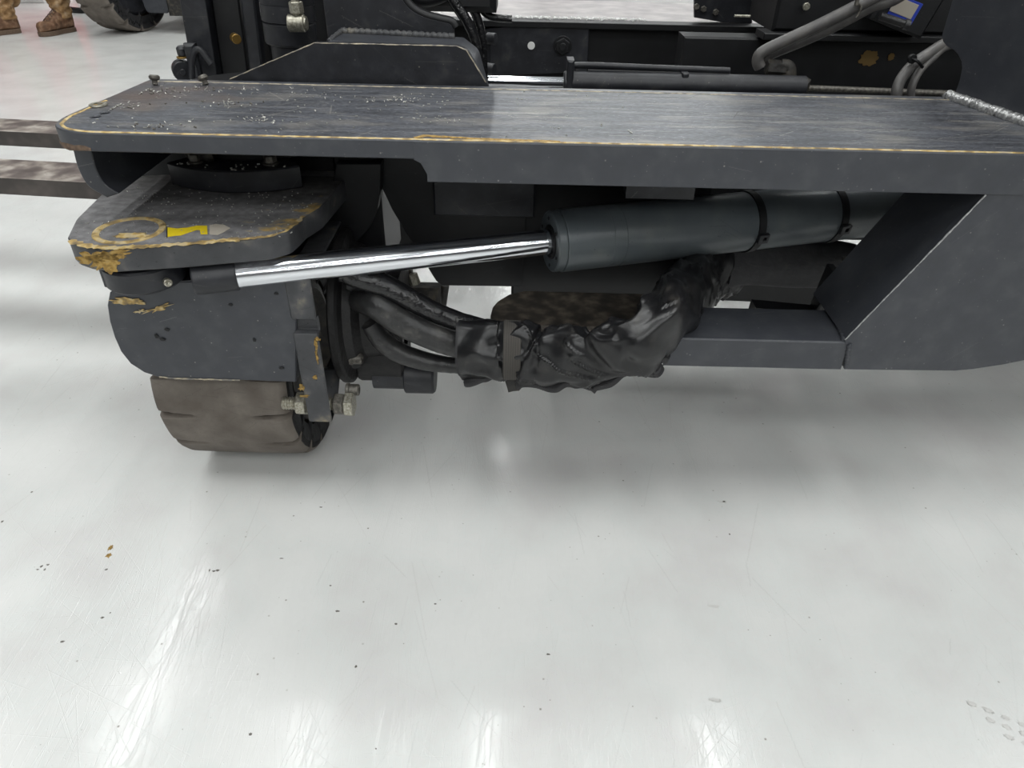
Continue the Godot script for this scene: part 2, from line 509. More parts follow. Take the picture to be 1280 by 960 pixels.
func make_plate_texture() -> void:     # top of the steering plate, x -0.62..-0.24, z -0.19..0.11
	var w := 760
	var h := 600
	var a := noise(FastNoiseLite.TYPE_SIMPLEX_SMOOTH, 1.0, 4, 111)
	var b := noise(FastNoiseLite.TYPE_SIMPLEX_SMOOTH, 1.0, 4, 112)
	var by := PackedByteArray()
	by.resize(w * h * 3)
	var k := 0
	for y in h:
		var z := -0.19 + 0.3 * y / h
		for x in w:
			var xx := -0.62 + 0.38 * x / w
			var f := b.get_noise_2d(xx * 60.0, z * 60.0)
			var s := a.get_noise_2d(xx * 12.0, z * 30.0)
			var l := 118.0 + f * 20.0 + s * 22.0
			var r := l; var g := l * 0.99; var bb := l * 1.0
			# greasy dirt toward the slewing ring, ochre rubbed through at the right front
			var grease := clampf((-0.06 - z) / 0.09 + s * 0.8, 0.0, 1.0)
			r = lerpf(r, 44.0 + f * 20.0, grease * 0.6); g = lerpf(g, 42.0 + f * 19.0, grease * 0.6); bb = lerpf(bb, 40.0 + f * 18.0, grease * 0.6)
			var oc := clampf((xx + 0.335) / 0.05 - absf(z - 0.0) / 0.06 + s * 2.2 + f * 0.8, 0.0, 1.0)
			r = lerpf(r, 172.0 + f * 40.0, oc * 0.8); g = lerpf(g, 140.0 + f * 36.0, oc * 0.8); bb = lerpf(bb, 78.0 + f * 30.0, oc * 0.8)
			by[k] = clampi(int(r), 0, 255); by[k + 1] = clampi(int(g), 0, 255); by[k + 2] = clampi(int(bb), 0, 255)
			k += 3
	var im := Image.create_from_data(w, h, false, Image.FORMAT_RGB8, by)
	var rg := RandomNumberGenerator.new()
	rg.seed = 15
	for i in 2200:
		var x := rg.randi_range(0, w - 3)
		var y := rg.randi_range(0, h - 3)
		im.fill_rect(Rect2i(x, y, rg.randi_range(1, 2), rg.randi_range(1, 2)), im.get_pixel(x, y).lerp(c8(190, 184, 172) if rg.randf() < 0.6 else c8(24, 22, 20), rg.randf_range(0.15, 0.8)))
	var m := std(Color.WHITE, 0.6, 0.0, 0.35)
	m.albedo_texture = tex(im)
	m.uv1_scale = Vector3(1.0 / 0.38, -1.0 / 0.3, 1)
	m.uv1_offset = Vector3(0.62 / 0.38, 0.19 / 0.3, 0)
	m.normal_enabled = true
	m.normal_texture = bump_from(im, 1.0)
	m.normal_scale = 0.3
	M.plate_top = m

func make_floor_material() -> void:
	var size := 1024
	var im := ramp(noise(FastNoiseLite.TYPE_SIMPLEX_SMOOTH, 0.004, 5, 121), size, [0.0, 0.35, 0.5, 0.65, 1.0], [c8(206, 204, 203), c8(212, 212, 210), c8(214, 215, 213), c8(217, 217, 215), c8(220, 220, 218)], 260, c8(120, 116, 108), 0)
	var rg := RandomNumberGenerator.new()
	rg.seed = 25
	for i in 130:      # faint scuffs
		var x := rg.randf() * size
		var y := rg.randf() * size
		var an := rg.randfn(PI / 2, 0.35)
		var st := rg.randf_range(0.03, 0.14)
		for t in rg.randi_range(15, 130):
			var px := posmod(int(x + cos(an) * t), size)
			var py := posmod(int(y + sin(an) * t), size)
			im.set_pixel(px, py, im.get_pixel(px, py).lerp(c8(150, 146, 142), st))
	# relief: trowel waviness, pits and fine scratches that catch the lamps
	var bs := 2048
	var hb := noise(FastNoiseLite.TYPE_SIMPLEX_SMOOTH, 0.006, 5, 131).get_seamless_image(bs, bs).get_data()
	for i in hb.size():
		hb[i] = 112 + (hb[i] >> 3)
	for i in 9000:      # specks and pits
		var q0 := rg.randi_range(0, bs * bs - bs - 3)
		var dp := rg.randi_range(-22, 22)
		for o in [0, 1, bs, bs + 1]:
			hb[q0 + o] = clampi(hb[q0 + o] + dp, 0, 255)
	for i in 7000:
		var x := rg.randf() * bs
		var y := rg.randf() * bs
		var an := rg.randfn(PI / 2, 0.14) if rg.randf() < 0.75 else rg.randfn(PI / 2, 0.9)
		var dep := rg.randf_range(3.0, 14.0) * (1.0 if rg.randf() < 0.5 else -1.0)
		var n := int(absf(rg.randfn(0, 170))) + 12
		for t in n:
			var px := posmod(int(x + cos(an) * t), bs)
			var py := posmod(int(y + sin(an) * t), bs)
			var q := py * bs + px
			hb[q] = clampi(int(hb[q] + dep), 0, 255)
	var hi := Image.create_from_data(bs, bs, false, Image.FORMAT_L8, hb)
	var m := wrapped(tex(im), 0.45, 0.13, 0.0, Color.WHITE)
	m.normal_enabled = true
	m.normal_texture = bump_from(hi, 2.2)
	m.normal_scale = FLOOR_BUMP
	m.metallic_specular = 0.4
	m.uv1_scale = Vector3.ONE * 0.8
	M.floor = m
	M.wall = wrapped(tex(ramp(noise(FastNoiseLite.TYPE_SIMPLEX_SMOOTH, 0.01, 4, 141), 256, [0.0, 1.0], [c8(112, 112, 112), c8(130, 130, 128)])), 0.5, 0.8)
	M.ceiling = std(c8(140, 141, 143), 0.85)

const FLOOR_BUMP := 1.7

# ------------------------------------------------------------------ common pieces
# flat patch with an uneven outline lying just proud of a face
func blot(m: Mb, at: Vector3, right: Vector3, upv: Vector3, rx: float, ry: float, sd: int, ragged := 0.35, thick := 0.0004) -> void:
	var rg := RandomNumberGenerator.new()
	rg.seed = sd
	var nz := noise(FastNoiseLite.TYPE_SIMPLEX_SMOOTH, 1.1, 3, sd)
	var p := []
	for k in 72:
		var a := TAU * k / 72
		var s := maxf(0.25, 1.0 + ragged * 1.7 * nz.get_noise_2d(cos(a) * 1.3, sin(a) * 1.3) + ragged * 0.12 * rg.randf_range(-1, 1))
		p.append(Vector2(cos(a) * rx, sin(a) * ry) * s)
	var z := right.cross(upv).normalized()
	m.prism(p, Transform3D(Basis(right.normalized(), upv.normalized(), z), at + z * thick), thick)

# a low, uneven bead along a path on a face whose normal is up
func bead(m: Mb, path: Array, up: Vector3, half_width: float, height: float, sd: int, jitter := 0.4) -> void:
	var rg := RandomNumberGenerator.new()
	rg.seed = sd
	var rows := []
	for i in path.size():
		var t: Vector3 = (path[mini(i + 1, path.size() - 1)] - path[maxi(i - 1, 0)]).normalized()
		var s := t.cross(up).normalized()
		var w0 := half_width * (1.0 + jitter * rg.randf_range(-1, 1))
		var w1 := half_width * (1.0 + jitter * rg.randf_range(-1, 1))
		rows.append(PackedVector3Array([path[i] - s * w0, path[i] - s * w0 * 0.5 + up * height, path[i] + s * w1 * 0.5 + up * height, path[i] + s * w1]))
	m.grid(rows, false, false, up)

func dense(path: Array, step: float) -> Array:
	var out := []
	for i in path.size() - 1:
		var n := maxi(1, int(path[i].distance_to(path[i + 1]) / step))
		for k in n:
			out.append(path[i].lerp(path[i + 1], float(k) / n))
	out.append(path[-1])
	return out

func scallops(m: Mb, a: Vector3, b: Vector3, r: float, pitch: float, sd: int) -> void:     # ropey weld bead
	var rg := RandomNumberGenerator.new()
	rg.seed = sd
	var n := int(a.distance_to(b) / pitch)
	var path := []
	var rad := []
	for i in n * 4 + 1:
		var t := float(i) / (n * 4)
		path.append(a.lerp(b, t) + Vector3(rg.randf_range(-1, 1), rg.randf_range(-0.5, 0.5), rg.randf_range(-1, 1)) * r * 0.14)
		rad.append(r * (0.74 + 0.3 * absf(sin(i * PI / 4.0)) + rg.randf_range(-0.06, 0.06)))
	m.tube(path, rad, 10)

func bolt(parent: Node, at: Vector3, out: Vector3, r: float, h: float, mat: Material, called := "bolt", washer := true) -> MeshInstance3D:
	var m := Mb.new()
	if washer:
		m.disc(r * 1.25, h * 0.25, axis_xf(at, out), 18, h * 0.05)
	m.hexagon(r, h, axis_xf(at + out.normalized() * h * 0.2, out))
	return obj(called, m, mat, parent)

func threaded(m: Mb, a: Vector3, b: Vector3, r: float, pitch: float) -> void:
	var prof := [Vector2(0, 0)]
	var l := a.distance_to(b)
	var n := int(l / pitch)
	for i in n:
		prof.append(Vector2(r * 0.86, l * i / n))
		prof.append(Vector2(r, l * (i + 0.5) / n))
	prof.append(Vector2(r * 0.86, l))
	prof.append(Vector2(0, l))
	m.lathe(prof, axis_xf(a, b - a), 16)
# ------------------------------------------------------------------ the place
func _ready() -> void:
	var cam := Camera3D.new()
	cam.name = "camera"
	cam.position = Vector3(0, 0.87, 0.9)
	cam.rotation = Vector3(deg_to_rad(-35.0), 0, 0)
	cam.rotate_object_local(Vector3(0, 0, 1), deg_to_rad(1.3))
	cam.fov = 56.89
	cam.near = 0.02
	cam.far = 200
	add_child(cam)
	var env := Environment.new()
	env.background_mode = Environment.BG_COLOR
	env.background_color = Color(0.02, 0.02, 0.02)
	env.tonemap_mode = Environment.TONE_MAPPER_LINEAR
	env.tonemap_exposure = 1.0
	env.sdfgi_enabled = true
	env.ssao_enabled = true
	env.ssil_enabled = true
	var we := WorldEnvironment.new()
	we.name = "world"
	we.environment = env
	add_child(we)
	make_materials()
	lamps()
	setting()
	forklift()
	forklift_mast()
	forks()
	loose_bits()
	background()

const LAMP_ENERGY := 6.5

func lamps() -> void:      # rows of long LED strips that run along the hall
	var proto: Node3D = null
	var glow := std(Color.WHITE, 0.5)
	glow.emission_enabled = true
	glow.emission = Color(0.99, 1.0, 0.995)
	glow.emission_energy_multiplier = 4.0
	var w := 0.16
	var ln := 3.0
	for iz in 9:
		for ix in 7:
			var at := Vector3([-4.3, -2.3, -0.28, 2.2, 4.5, 6.7, 8.9][ix], 7.0, -26.1 + 5.5 * iz)
			var t: Node3D
			if proto == null:
				t = thing("strip_lamp", "long white LED strip lamp hanging from the hall ceiling", "lamp", at, "ceiling lamps")
				var hm := Mb.new()
				hm.box(Vector3(0, 0.05, 0), Vector3(w + 0.04, 0.06, ln + 0.04), 0.005)
				obj("housing", hm, M.white, t)
				var gm := Mb.new()
				gm.box(Vector3(0, 0.012, 0), Vector3(w, 0.016, ln), 0.002)
				obj("diffuser", gm, glow, t)
				for s in [-1.2, 1.2]:
					var wm := Mb.new()
					wm.tube([Vector3(0, 0.08, s), Vector3(0, 1.0, s)], 0.004, 6)
					obj("hanger", wm, M.dull_steel, t)
				proto = t
			else:
				t = proto.duplicate()
				t.name = numbered("strip_lamp")
				add_child(t)
				t.position = at
			var l := AreaLight3D.new()
			l.name = "lamp_light"
			l.area_size = Vector2(w, ln)
			l.light_energy = LAMP_ENERGY
			l.light_color = Color(0.99, 1.0, 0.995)
			l.shadow_enabled = true
			l.area_range = 60.0
			l.area_attenuation = 2.0
			l.position = at + Vector3(0, -0.004, 0)
			l.rotation.x = -PI / 2
			add_child(l, true)

func setting() -> void:
	var m := Mb.new()
	m.box(Vector3(0, -0.1, -4.5), Vector3(26, 0.2, 55), 0.0)
	struct("floor", m, M.floor, "glossy pale grey sealed concrete floor with scuffs and scratches")
	m = Mb.new()
	m.box(Vector3(0, 8.1, -4.5), Vector3(26, 0.2, 55), 0.0)
	struct("ceiling", m, M.ceiling, "pale flat ceiling of the hall above the lamps")
	for s in [["wall_left", Vector3(-13.1, 4, -4.5), Vector3(0.2, 8.4, 55.4)], ["wall_right", Vector3(13.1, 4, -4.5), Vector3(0.2, 8.4, 55.4)], ["wall_back", Vector3(0, 4, -32.1), Vector3(26, 8.4, 0.2)], ["wall_front", Vector3(0, 4, 23.1), Vector3(26, 8.4, 0.2)]]:
		m = Mb.new()
		m.box(s[1], s[2], 0.0)
		struct(s[0], m, M.wall, "plain light grey %s wall of the hall" % s[0].get_slice("_", 1))

var truck: Node3D
const HP := 0.623      # deck top

func forklift() -> void:
	truck = thing("forklift", "large dark grey forklift in the foreground with scuffed flat deck and swivelling rubber wheel", "forklift")
	var m := Mb.new()
	# ---- deck
	var outline := [Vector2(0.9, -0.05), Vector2(0.9, 0.236), Vector2(-0.556, 0.236), Vector2(-0.578, -0.05)]
	outline = fillet(outline, [0.0, 0.0, 0.012, 0.075], 12)
	var holed := outline
	for h in [[Vector2(-0.5342, 0.0204)], [Vector2(-0.5316, 0.0401)]]:
		holed = with_hole(holed, h[0], 0.006)
	m.prism(holed, up_xf(HP), 0.022, 0.0012, true, false)
	m.flush(M.deck)
	m.prism(holed, up_xf(HP), 0.022, 0.0012, false, true)
	var deck := obj("deck_plate", m, M.paint, truck)
	# worn seam that follows the rim
	var inner := fillet([Vector2(0.9, -0.046), Vector2(-0.570, -0.046), Vector2(-0.5487, 0.236)], [0.0, 0.072, 0.0], 14)
	var path := []
	for p in inner:
		path.append(Vector3(p.x, HP + 0.0002, -p.y))
	m = Mb.new()
	bead(m, dense(path.slice(0, path.size() - 1) + [Vector3(-0.559, HP + 0.0002, -0.1)], 0.006), Vector3.UP, 0.0023, 0.0009, 3, 0.45)
	deck_child("worn_rim", m, M.wear, deck, "scraped rim with ochre primer showing")
	m = Mb.new()
	bead(m, dense([Vector3(-0.545, HP + 0.0002, -0.219), Vector3(0.645, HP + 0.0002, -0.214)], 0.008), Vector3.UP, 0.0014, 0.0009, 4, 0.6)
	deck_child("seam_line", m, M.pale_edge, deck, "pale scraped seam")
	m = Mb.new()
	bead(m, dense([Vector3(-0.1237, 0.6234, 0.0431), Vector3(-0.1125, 0.6234, 0.0322), Vector3(-0.0448, 0.6234, 0.0402), Vector3(0.0505, 0.6234, 0.0442)], 0.004), Vector3.UP, 0.003, 0.0012, 8, 0.6)
	deck_child("worn_rim", m, M.ochre, deck, "scraped rim with ochre primer showing")
	m = Mb.new()
	var low := []
	for p in outline.slice(12, outline.size()):
		if p.x < -0.5 and p.y < 0.03: low.append(Vector3(p.x, 0.6035, -p.y))
	for i in low.size(): low[i] += Vector3(-0.0003, 0, 0.0003)
	bead(m, low, Vector3(-0.75, 0.1, 0.65).normalized(), 0.0035, 0.0006, 19, 0.7)
	deck_child("rust_streak", m, M.rust, deck, "rusty scraped corner")
	# back flange of the deck
	m = Mb.new()
	m.box(Vector3(0.1, 0.575, -0.228), Vector3(1.3, 0.05, 0.012))
	obj("deck_flange", m, M.dark, truck)
	# thick front plate with its notched left end
	m = Mb.new()
	m.prism([Vector2(-0.124, 0.6222), Vector2(-0.124, 0.6), Vector2(-0.116, 0.596), Vector2(-0.109, 0.583), Vector2(-0.109, 0.5735), Vector2(0.9, 0.5735), Vector2(0.9, 0.6222)], at_z(0.0504), 0.03, 0.0006)
	obj("edge_bar", m, M.paint, truck)
	# curved skirt below the left end
	m = Mb.new()
	var oc := [Vector3(-0.559, 0.588, 0.005), Vector3(-0.5604, 0.5656, 0.005), Vector3(-0.5545, 0.5427, 0.005), Vector3(-0.5351, 0.5282, 0.005)]
	var ic := [Vector3(-0.5363, 0.5865, 0.005), Vector3(-0.5373, 0.564, 0.005), Vector3(-0.5318, 0.5453, 0.005), Vector3(-0.5176, 0.534, 0.005)]
	var sk := []
	for p in smooth_path(oc, 5): sk.append(Vector2(p.x, p.y))
	var ins := smooth_path(ic, 5)
	ins.reverse()
	for p in ins: sk.append(Vector2(p.x, p.y))
	sk[0].y = 0.601
	sk[-1].y = 0.601
	m.prism(sk, at_z(0.008), 0.22, 0.0012)
	obj("curved_skirt", m, M.paint, truck)
	m = Mb.new()
	m.prism([Vector2(-0.595, 0.60), Vector2(-0.2, 0.60), Vector2(-0.2, 0.5), Vector2(-0.4, 0.497), Vector2(-0.4, 0.44), Vector2(-0.595, 0.44)], at_z(-0.205), 0.03)
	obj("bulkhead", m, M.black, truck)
	for q in [Vector3(-0.1951, 0.593, 0.03), Vector3(-0.1666, 0.5926, 0.03)]:
		bolt(truck, Vector3(q.x, 0.6008, q.z - 0.03), Vector3.DOWN, 0.008, 0.009, M.zinc, "bolt", false)

	# ---- slewing ring
	var rc := Vector3(-0.418, 0.4955, -0.275)
	m = Mb.new()
	m.lathe([Vector2(0.11, 0), Vector2(0.168, 0), Vector2(0.17, 0.002), Vector2(0.17, 0.031), Vector2(0.168, 0.033), Vector2(0.11, 0.033)], Transform3D(Basis.IDENTITY, rc), 40, false, deg_to_rad(55), deg_to_rad(125))
	for e in [55.0, 125.0]:
		var d := Vector3(cos(deg_to_rad(e)), 0, sin(deg_to_rad(e)))
		m.quad(rc + d * 0.11, rc + d * 0.17, rc + d * 0.17 + Vector3.UP * 0.033, rc + d * 0.11 + Vector3.UP * 0.033, Vector3(-d.z, 0, d.x) * (1.0 if e > 90 else -1.0))
	var ring := obj("slewing_ring", m, M.dark, truck)
	for a in [68.0, 113.0]:
		var p := rc + Vector3(cos(deg_to_rad(a)), 0, sin(deg_to_rad(a))) * 0.145 + Vector3.UP * 0.033
		bolt(ring, p, Vector3.UP, 0.0095, 0.011, M.dull_steel)
	m = Mb.new()
	m.disc(0.135, 0.072, Transform3D(Basis.IDENTITY, rc + Vector3(0, 0.033, -0.01)), 40)
	obj("bearing_drum", m, M.black, truck)
	m = Mb.new()
	scallops(m, rc + Vector3(-0.075, 0.042, 0.11), rc + Vector3(-0.03, 0.045, 0.135), 0.012, 0.012, 9)
	obj("grease_lump", m, M.grime, ring)

	# ---- steering plate
	var po := [Vector2(-0.5696, -0.0624), Vector2(-0.553, -0.0788), Vector2(-0.5349, -0.0887), Vector2(-0.502, -0.0952), Vector2(-0.4108, -0.0758), Vector2(-0.3184, -0.0483), Vector2(-0.2979, -0.029), Vector2(-0.2928, -0.0044), Vector2(-0.2896, 0.021), Vector2(-0.2763, 0.0573), Vector2(-0.2676, 0.1497)] + [Vector2(-0.25, 0.3), Vector2(-0.44, 0.3), Vector2(-0.475, 0.2), Vector2(-0.591, 0.17), Vector2(-0.602, 0.1), Vector2(-0.59, 0.0)]
	po = fillet(po, [0.02, 0.0, 0.0, 0.0, 0.0, 0.02, 0.02, 0.0, 0.03, 0.03, 0.0, 0.0, 0.0, 0.04, 0.015, 0.06, 0.06], 5)
	m = Mb.new()
	m.prism(po, up_xf(0.495), 0.031, 0.0015, true, false)
	m.flush(M.plate_top)
	m.prism(po, up_xf(0.495), 0.031, 0.0015, false, true)
	var plate := obj("steering_plate", m, M.paint_worn, truck)
	m = Mb.new()
	bead(m, dense([Vector3(-0.5604, 0.4953, 0.07), Vector3(-0.5502, 0.4953, 0.0781), Vector3(-0.5349, 0.4953, 0.0845), Vector3(-0.5019, 0.4953, 0.0911), Vector3(-0.4119, 0.4953, 0.0729), Vector3(-0.3519, 0.4953, 0.0559)], 0.004), Vector3.UP, 0.0055, 0.0006, 13, 0.5)
	deck_child("worn_rim", m, M.wear, plate, "rubbed rim with ochre primer showing")
	m = Mb.new()
	bead(m, dense([Vector3(-0.3519, 0.4953, 0.0559), Vector3(-0.3193, 0.4953, 0.0452), Vector3(-0.3022, 0.4953, 0.0286), Vector3(-0.2968, 0.4953, 0.0054), Vector3(-0.2908, 0.4953, -0.026)], 0.004), Vector3.UP, 0.003, 0.0006, 14, 0.6)
	deck_child("worn_rim", m, M.wear, plate, "rubbed rim with ochre primer showing")
	# ochre rubbed through on the front face
	m = Mb.new()
	var fdir := (Vector3(-0.4108, 0.495, 0.0758) - Vector3(-0.502, 0.495, 0.0952)).normalized()
	for q in [[Vector3(-0.5093, 0.48, 0.098), 0.016, 0.012, 1], [Vector3(-0.523, 0.485, 0.0932), 0.014, 0.007, 2], [Vector3(-0.4999, 0.488, 0.0938), 0.02, 0.006, 3]]:
		var on := Vector3(-0.502, 0.495, 0.0952) + fdir * ((q[0] as Vector3).x - Vector3(-0.502, 0.495, 0.0952).x) / fdir.x
		blot(m, Vector3(on.x, q[0].y, on.z), fdir, Vector3.UP, q[1], q[2], q[3], 0.5)
	obj("bare_patch", m, M.ochre, plate)
	# pin cap with worn ring
	var pc := Vector3(-0.5026, 0.495, 0.0354)
	m = Mb.new()
	m.lathe([Vector2(0.0445, 0), Vector2(0.044, 0.0012), Vector2(0.041, 0.0019), Vector2(0.038, 0.0016), Vector2(0.036, 0.0006), Vector2(0.0355, 0.0)], Transform3D(Basis.IDENTITY, pc), 48)
	var cap := obj("pin_cap_ring", m, M.wear, plate)
	cap.set_meta("label", "rubbed tan ring round the steering pin")
	m = Mb.new()
	blot(m, pc + Vector3(0.012, 0.0, 0.016), Vector3.RIGHT, Vector3.FORWARD, 0.022, 0.009, 21, 0.4)
	obj("bare_patch", m, M.wear, plate)
	# torn warning sticker
	m = Mb.new()
	m.prism([Vector2(-0.4584, -0.0236), Vector2(-0.4463, -0.0542), Vector2(-0.4383, -0.0499), Vector2(-0.4308, -0.0482), Vector2(-0.4241, -0.0388), Vector2(-0.4173, -0.0292), Vector2(-0.4127, -0.0302), Vector2(-0.407, -0.043), Vector2(-0.3983, -0.0425), Vector2(-0.4088, -0.0153), Vector2(-0.4223, -0.0161), Vector2(-0.4322, -0.0234), Vector2(-0.4435, -0.0267)], up_xf(0.4956), 0.0006)
	m.flush(M.yellow)
	m.prism([Vector2(-0.4062, -0.0138), Vector2(-0.3958, -0.0424), Vector2(-0.3847, -0.0443), Vector2(-0.3797, -0.0349), Vector2(-0.3759, -0.0215), Vector2(-0.3879, -0.0113), Vector2(-0.3993, -0.0093)], up_xf(0.4957), 0.0007)
	m.flush(M.sticker_grey)
	m.prism([Vector2(-0.4598, -0.0223), Vector2(-0.4461, -0.0554), Vector2(-0.4447, -0.0553), Vector2(-0.4579, -0.0233)], up_xf(0.4958), 0.0003)
	var stick := obj("warning_sticker", m, M.ink, plate)
	stick.set_meta("label", "torn yellow warning sticker")

	# ---- steering cylinder
	var pin := Vector3(-0.497, 0.4415, 0.037)
	var r0 := Vector3(-0.3902, 0.44, 0.051)
	var gl := Vector3(0.0547, 0.44, -0.0855)
	var ax := (gl - r0).normalized()
	m = Mb.new()
	m.disc(0.051, 0.031, Transform3D(Basis.IDENTITY, Vector3(pin.x, 0.4265, pin.z)), 40, 0.003)
	m.lathe([Vector2(0.0, 0), Vector2(0.036, 0), Vector2(0.036, 0.05), Vector2(0.0, 0.05)], Transform3D(Basis.IDENTITY, Vector3(pin.x, 0.42, pin.z)), 32)
	m.prism(fillet([Vector2(-0.05, -0.0135), Vector2(-0.05, 0.0155), Vector2(0.068, 0.02), Vector2(0.074, -0.0185)], 0.002), Transform3D(Basis(ax, Vector3.UP, ax.cross(Vector3.UP)).orthonormalized(), pin + ax.cross(Vector3.UP) * 0.02), 0.044, 0.003)
	var eye := obj("rod_eye", m, M.dark, truck)
	m = Mb.new()
	m.lathe([Vector2(0, 0), Vector2(0.0205, 0), Vector2(0.0215, 0.002), Vector2(0.0215, 0.053), Vector2(0.0205, 0.055), Vector2(0, 0.055)], axis_xf(r0 - ax * 0.034, ax), 28)
	obj("rod_collar", m, M.dark, eye)
	m = Mb.new()
	m.disc(0.0055, 0.008, axis_xf(pin + Vector3(0.041, -0.003, 0.03), Vector3(0.7, 0.1, 0.8)), 12)
	m.disc(0.003, 0.014, axis_xf(pin + Vector3(0.041, -0.003, 0.03), Vector3(0.7, 0.1, 0.8)), 10)
	obj("grease_nipple", m, M.zinc, eye)
	m = Mb.new()
	m.lathe([Vector2(0.0187, 0), Vector2(0.0187, 0.6)], axis_xf(r0, ax), 40)
	obj("piston_rod", m, M.chrome, truck)
	m = Mb.new()
	var bl := 0.62
	m.lathe([Vector2(0.022, 0.002), Vector2(0.0425, 0.0), Vector2(0.0448, 0.002), Vector2(0.0448, 0.013), Vector2(0.0436, 0.0138), Vector2(0.0458, 0.0145), Vector2(0.0463, 0.0155), Vector2(0.0463, 0.085), Vector2(0.0458, 0.0855), Vector2(0.0458, 0.0865), Vector2(0.0463, 0.087), Vector2(0.0463, 0.104), Vector2(0.0454, 0.1045), Vector2(0.0454, 0.106), Vector2(0.0463, 0.1065), Vector2(0.0463, bl), Vector2(0.0, bl)], axis_xf(gl + ax * -0.004, ax), 56)
	var barrel := obj("cylinder_barrel", m, M.cylinder, truck)
	m = Mb.new()
	m.lathe([Vector2(0.0188, 0.001), Vector2(0.023, -0.001), Vector2(0.0255, 0.0005), Vector2(0.0255, 0.003)], axis_xf(gl + ax * -0.0045, ax), 36)
	obj("wiper_seal", m, M.black, barrel)
	m = Mb.new()
	for a in 6:
		var xf := axis_xf(gl - ax * 0.0042, ax)
		var d := xf.basis * Vector3(cos(a * TAU / 6), 0, sin(a * TAU / 6))
		m.disc(0.0028, 0.001, axis_xf(gl - ax * 0.0044 + d * 0.035, -ax), 12, 0.0003)
	obj("pin_hole", m, M.black, barrel)
	# cable ties round the barrel
	for q in [[Vector3(0.3689, 0.44, -0.1877), 0.0], [Vector3(0.5152, 0.44, -0.2238), 0.0]]:
		var along: float = (q[0] - gl).dot(ax)
		m = Mb.new()
		m.lathe([Vector2(0.0462, -0.0095), Vector2(0.0486, -0.0092), Vector2(0.0486, 0.0028), Vector2(0.0462, 0.0031)], axis_xf(gl + ax * along, ax), 48)
		var band := obj("clamp_band", m, M.black, barrel)
		var outd := (Vector3(0, 0, 1) + Vector3(0, -0.18, 0) + ax * 0.3).normalized()
		var upd := ax.cross(outd).normalized()
		m = Mb.new()
		m.prism(with_hole(fillet([Vector2(-0.010, -0.0085), Vector2(0.008, -0.0085), Vector2(0.008, 0.0075), Vector2(-0.010, 0.0075)], 0.0015, 3), Vector2(0.0005, -0.001), 0.0042, 4), Transform3D(Basis(ax, upd, outd.normalized()).orthonormalized(), gl + ax * (along - 0.0) + outd * 0.0535), 0.007, 0.0008)
		obj("buckle", m, M.dark, band)

	# ---- wheel guard (fork that carries the wheel)
	m = Mb.new()
	var gpoly := [Vector2(-0.5605, 0.3996), Vector2(-0.5701, 0.3793), Vector2(-0.5747, 0.3534), Vector2(-0.5759, 0.3267), Vector2(-0.574, 0.3022), Vector2(-0.566, 0.2813), Vector2(-0.5501, 0.266), Vector2(-0.5318, 0.2585), Vector2(-0.5108, 0.2562), Vector2(-0.4086, 0.2561), Vector2(-0.3247, 0.2548), Vector2(-0.2972, 0.4235), Vector2(-0.3753, 0.4215), Vector2(-0.5352, 0.4175)]
	m.prism(gpoly, at_z(0.03), 0.03, 0.0015)
	var guard := obj("wheel_guard", m, M.paint, truck)
	guard.set_meta("label", "dark guard plate in front of the tyre")
	m = Mb.new()
	m.prism([Vector2(-0.555, -0.0), Vector2(-0.315, -0.0), Vector2(-0.315, 0.3), Vector2(-0.555, 0.3)], up_xf(0.412), 0.02)
	m.box(Vector3(-0.44, 0.438, -0.22), Vector3(0.2, 0.054, 0.2))
	obj("fork_crown", m, M.dark, truck)
	# lower lug of the pin and ochre rubs round it
	m = Mb.new()
	m.disc(0.034, 0.016, Transform3D(Basis.IDENTITY, Vector3(pin.x, 0.41, -0.02)), 36, 0.002)
	obj("pin_lug", m, M.paint_worn, guard)
	m = Mb.new()
	blot(m, Vector3(-0.5382, 0.387, 0.031), Vector3.RIGHT, Vector3(0, 1, 0), 0.021, 0.0055, 31, 0.35)
	blot(m, Vector3(-0.5008, 0.3765, 0.031), Vector3(1, 0.35, 0), Vector3(-0.35, 1, 0), 0.016, 0.003, 32, 0.9)
	blot(m, Vector3(-0.5245, 0.3721, 0.031), Vector3(1, 0.3, 0), Vector3(-0.3, 1, 0), 0.006, 0.002, 33, 0.9)
	obj("bare_patch", m, M.wear, guard)
	m = Mb.new()
	var rg := RandomNumberGenerator.new()
	rg.seed = 44
	for q in [Vector3(-0.5129, 0.3317, 0.031), Vector3(-0.5062, 0.3265, 0.031), Vector3(-0.495, 0.3429, 0.031), Vector3(-0.3956, 0.3856, 0.031), Vector3(-0.3286, 0.4048, 0.031), Vector3(-0.3417, 0.281, 0.031), Vector3(-0.2948, 0.402, 0.031), Vector3(-0.3097, 0.4188, 0.031), Vector3(-0.4269, 0.4097, 0.031), Vector3(-0.3729, 0.3287, 0.031)]:
		blot(m, q, Vector3.RIGHT, Vector3.UP, rg.randf_range(0.0015, 0.004), rg.randf_range(0.0015, 0.0035), rg.randi() % 1000, 0.5)
	obj("oil_spot", m, M.black, guard)
	m = Mb.new()
	bead(m, dense([Vector3(-0.5286, 0.26, 0.031), Vector3(-0.51, 0.2576, 0.031), Vector3(-0.4562, 0.2569, 0.031), Vector3(-0.4081, 0.2571, 0.031)], 0.005), Vector3(0, 0, 1), 0.0012, 0.0005, 35, 0.7)
	obj("bare_edge", m, M.pale_edge, guard)

	# ---- cheek plate on the right of the wheel
	var cx := -0.2775
	m = Mb.new()
	var cp := [Vector2(-0.0733, 0.2182), Vector2(-0.0549, 0.2847), Vector2(-0.0318, 0.3411)]
